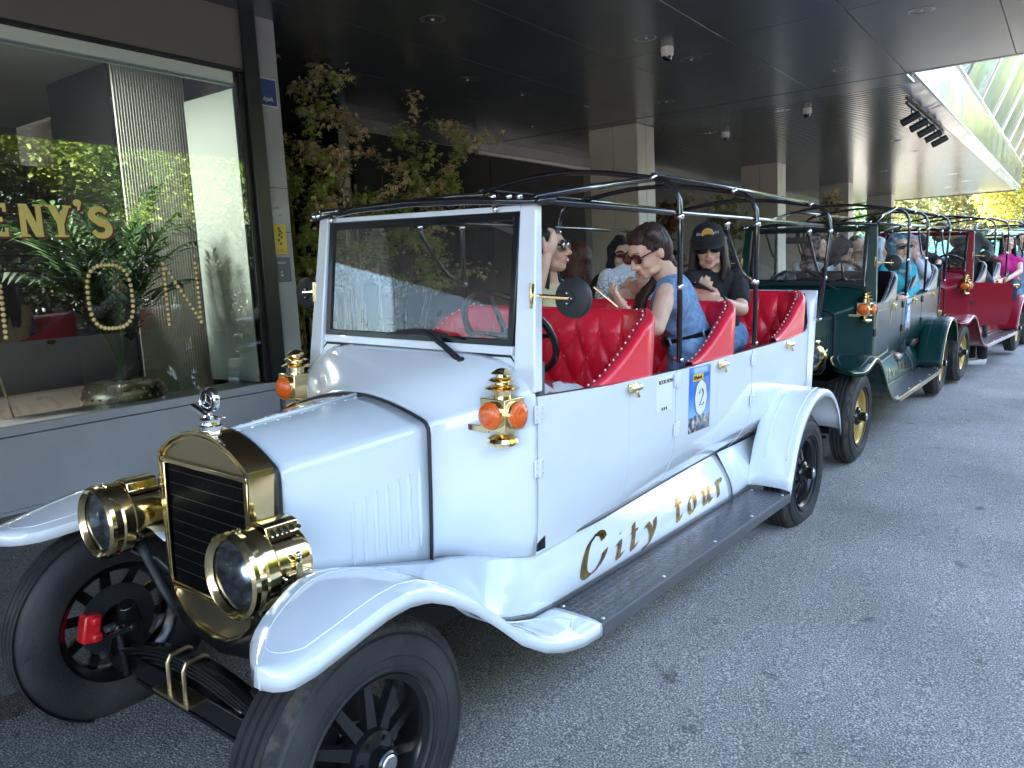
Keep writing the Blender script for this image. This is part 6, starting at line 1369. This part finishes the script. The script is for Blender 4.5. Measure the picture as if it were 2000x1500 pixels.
# palm in the studded pot inside the shop
pm = empty('potted_palm', (-6.02, 3.20, .70), 'broad dark green palm in a studded brass pot behind the shop glass', 'palm'); pg_ = foil('palm_leaf', (.035, .09, .03), (.10, .19, .06), .2)
for k in range(26):
    a = 2 * PI * k / 26 + rn.uniform(-.2, .2); L = rn.uniform(.8, 1.35); lean = rn.uniform(.25, .8); pth = [V(math.cos(a) * lean * L * t ** 1.6 * .42, math.sin(a) * lean * L * t ** 1.6, .22 + L * 1.25 * t - .45 * L * t ** 3 * lean) for t in frange(0, 1, 12)]
    mb = MB(); mb.tube(pth, [.012 - .008 * i / 11 for i in range(12)], 5)
    for i in range(4, 12):
        for sd_ in (-1, 1):
            for rep in (0, .5):
                t = (pth[min(i + 1, 11)] - pth[i - 1]).normalized(); p0 = pth[i].lerp(pth[min(i + 1, 11)], rep); w_ = t.cross(V(0, 0, 1)).normalized() * sd_; ln = .42 * (1 - abs(i - 7) / 9); d = (t * .7 + w_ * .8 + V(0, 0, -.1)).normalized(); e = d.cross(V(0, 0, 1)).normalized() * .020
                d = V(d.x * .5, d.y, d.z); p1 = p0 + d * ln * .5 + V(0, 0, -.01); p2 = p0 + d * ln + V(0, 0, -.10 * rn.random() - .03); mb.add([p0, p1 + e, p2, p1 - e], [(0, 1, 2, 3)])
    mb.build('frond', pg_, pm, ang=0, fix=False)
potm = noisy(mat('pot_metal', (.35, .3, .2), .3, .8), (.10, .07, .05), (.62, .56, .42), scale=2.2, rv=(.2, .45))
mb = MB(); mb.lathe([(0, .0), (.24, .0), (.28, .04), (.30, .12), (.285, .19), (.25, .225), (.24, .225), (.23, .20), (0, .20)], Matrix.Identity(4), 36); pot = mb.build('pot', potm, pm, ang=40)
st = MB(); st.sph((0, 0, 0), .011, 8); sme = st.mesh('stud', MT['brassdull'], 180)
for r, z in ((.292, .06), (.303, .12), (.288, .18)):
    for k in range(26): a = 2 * PI * (k + (.5 if z == .12 else 0)) / 26; put('stud', sme, pot, (r * math.cos(a), r * math.sin(a), z))
gp = MB()
for _ in range(240): a = rn.uniform(0, 2 * PI); r = .22 * math.sqrt(rn.random()); gp.sph((r * math.cos(a), r * math.sin(a), .205), rn.uniform(.006, .012), 5)
tag(gp.build('pebbles', mat('white_pebble', (.6, .58, .55), .7), pm, ang=180), kind='stuff')
# floor lamp, table
fl = empty('floor_lamp', (-6.75, 2.50, .66), 'brass floor lamp with dome shade behind the shop glass', 'floor lamp')
mb = MB(); mb.tube([(.18, .12, 0), (.04, -.03, 1.15)], .009, 8); mb.tube([(.04, -.03, 1.15), (-.02, -.30, 1.38)], .008, 8); mb.build('stem', MT['brass'], fl)
mb = MB(); mb.lathe([(.125, -.11), (.13, -.05), (.115, .01), (.08, .055), (.03, .08), (0, .085)], Matrix.Translation((-.02, -.36, 1.33)) @ Matrix.Rotation(.35, 4, 'X'), 28); mb.build('shade', MT['brassdull'], fl, ang=180, sol=.003)
mb = MB(); mb.lathe([(0, .012), (.14, .012), (.15, 0)], Matrix.Translation((.18, .12, 0)), 24); mb.build('base', MT['brass'], fl)
tb = empty('cafe_table', (-7.6, 1.75, .66), 'dark wooden table inside the shop beside the floor lamp', 'table')
mb = MB(); mb.b2((-.5, -1.2, .70), (.45, .9, .745)); mb.build('tabletop', noisy(mat('walnut', (.10, .05, .03), .4), (.06, .03, .02), (.16, .09, .055), scale=3, stretch=(8, 1, 1)), tb, bev=.004)
for q in (-.8, .55): mb = MB(); mb.tube([(0, q, 0), (0, q, .70)], .04, 10); mb.build('leg', MT['blackm'], tb)
# ---- trees and buildings across the street (also what the shop glass mirrors)
def bigtree(loc, h, r, mats, label, rnd, n=2600, size=.42, group=None, zc=.62, flat=1.0):
    root = empty('tree', loc, label, 'tree', group); tr = MB(); tp = V(0, 0, h * .55)
    tr.tube([(0, 0, -.2), (.05, .02, h * .25), (.1, -.1, h * .55), (0, 0, h * .85)], [.22, .17, .11, .03], 9); cl = []
    for k in range(16):
        a = rnd.uniform(0, 2 * PI); e = rnd.uniform(.1, 1.1); L = r * rnd.uniform(.55, .95); p0 = V(.05, -.05, h * rnd.uniform(.3, .6)); p1 = p0 + V(math.cos(a) * math.cos(e), math.sin(a) * math.cos(e), math.sin(e)) * L
        tr.tube([p0, p0.lerp(p1, .5) + V(0, 0, .2), p1], [.07, .045, .015], 5); cl.append((p1, r * rnd.uniform(.28, .45)))
    for k in range(16):
        a = rnd.uniform(0, 2 * PI); b = math.acos(rnd.uniform(-.5, 1)); cl.append((V(math.sin(b) * math.cos(a) * r * .75, math.sin(b) * math.sin(a) * r * .75, h * zc + math.cos(b) * r * .85 * flat), r * rnd.uniform(.25, .42)))
    tr.build('trunk', MTB, root, ang=180); pts = [[] for _ in mats]
    for c, cr in cl:
        mi = rnd.randrange(len(mats))
        k = n // len(cl); d = nrm(NR.normal(0, 1, (k, 3)) * (1, 1, .8)) * cr * NR.random_sample((k, 1)) ** .4; pts[mi].append(d + np.array(tuple(c)))
    for m, q in zip(mats, pts):
        if q: tag(leafmesh(np.concatenate(q, 0), size, rnd, 'oval', .1).build('crown', m, root, ang=0, fix=False), kind='stuff')
    return root
yg = [foil('yellow_leaf', (.26, .28, .05), (.46, .44, .10), .5, 2), foil('yellow_green_leaf', (.16, .26, .04), (.38, .42, .06), .5, 2)]
pgm = [foil('soft_green_leaf', (.07, .13, .04), (.17, .22, .08), .4, 2), foil('tan_green_leaf', (.14, .16, .06), (.28, .26, .11), .4, 2)]
dkm = [foil('summer_leaf', (.045, .10, .02), (.12, .19, .035), .35, 2), foil('lime_leaf', (.13, .20, .035), (.26, .32, .06), .4, 2)]
bigtree((-1.4, 43.5, -.3), 9.0, 3.3, yg, 'bright yellow green tree at the right end of the street', rn, 16000, .22)
bigtree((2.6, 47, -.3), 10.5, 4.2, yg, 'yellow tree standing behind the bright one at the right end', rn, 12000, .26)
bigtree((-5.4, 50, -.3), 7.0, 2.8, pgm, 'soft green tree before the turquoise facade, right of the last column', rn, 14000, .20)
bigtree((-6.4, 44, -.3), 6.0, 2.2, pgm, 'small soft green tree seen between the far columns', rn, 2500, .24)
bigtree((-9.0, 39, -.3), 6.0, 2.2, dkm, 'dark green tree seen in the gap left of the last column', rn, 2000, .24)
for k, (x, y, h_, r) in enumerate(((13, -9, 9, 3.6), (16, -4, 10.5, 4.2), (13.5, 1.5, 9.5, 3.7), (17, 6.5, 11, 4.4), (14, 11.5, 9, 3.6), (17.5, 17, 10.5, 4.2), (14.5, 23, 9.5, 3.8), (24, 2, 12, 5), (23, 13, 12, 5), (27, 8, 12, 5), (26, -6, 12, 5), (21, 20, 11, 4.5))):
    bigtree((x, y, -.3), h_, r, dkm if k % 3 else yg, 'street tree across the road %s' % ('mirrored at the far left of the shop glass', 'with yellowing leaves mirrored left of the yellow lettering', 'mirrored above the yellow lettering', 'mirrored right of the apostrophe', 'with yellowing leaves mirrored at the corrugated panel', 'mirrored at the pale blind', 'farthest along the road', 'behind the front row, near end', 'behind the front row, far end', 'behind the front row with the tallest crown', 'in the back row, nearest the hedge end', 'in the back row, far corner', 'spare')[k % 13], rn, 26000, .19, 'trees across the street')
hd = leafmesh([V(rn.gauss(0, .6), rn.uniform(-9, 24), rn.uniform(0, 1) ** .8 * 3.9) for _ in range(90000)], .19, rn, 'oval').build('hedge', foil('hedge_leaf', (.02, .045, .012), (.06, .10, .025), .2, 2), None, ang=0, fix=False); hd.location = (11.2, 0, -.3); tag(hd, 'long tall hedge across the road, mirrored in the shop glass', 'hedge')
mte = noisy(mat('turquoise_facade', (.12, .48, .44), .5), (.16, .55, .50), (.22, .62, .57), scale=2)
tf = empty('turquoise_building', (-4, 62, -.3), 'turquoise boarded building beyond the trees at the far end', 'building')
for k in range(44):
    mb = MB(); mb.b2((-26, 0, k * .30 + .01), (24, .3, k * .30 + .285)); mb.build('board', mte, tf, ang=0)
for k in range(12):
    mb = MB(); mb.b2((-24 + k * 4, -.06, 3.2), (-22.4 + k * 4, -.01, 5.6)); mb.build('window', mat('far_window', (.05, .08, .1), .1, 0, .5), tf, ang=0)
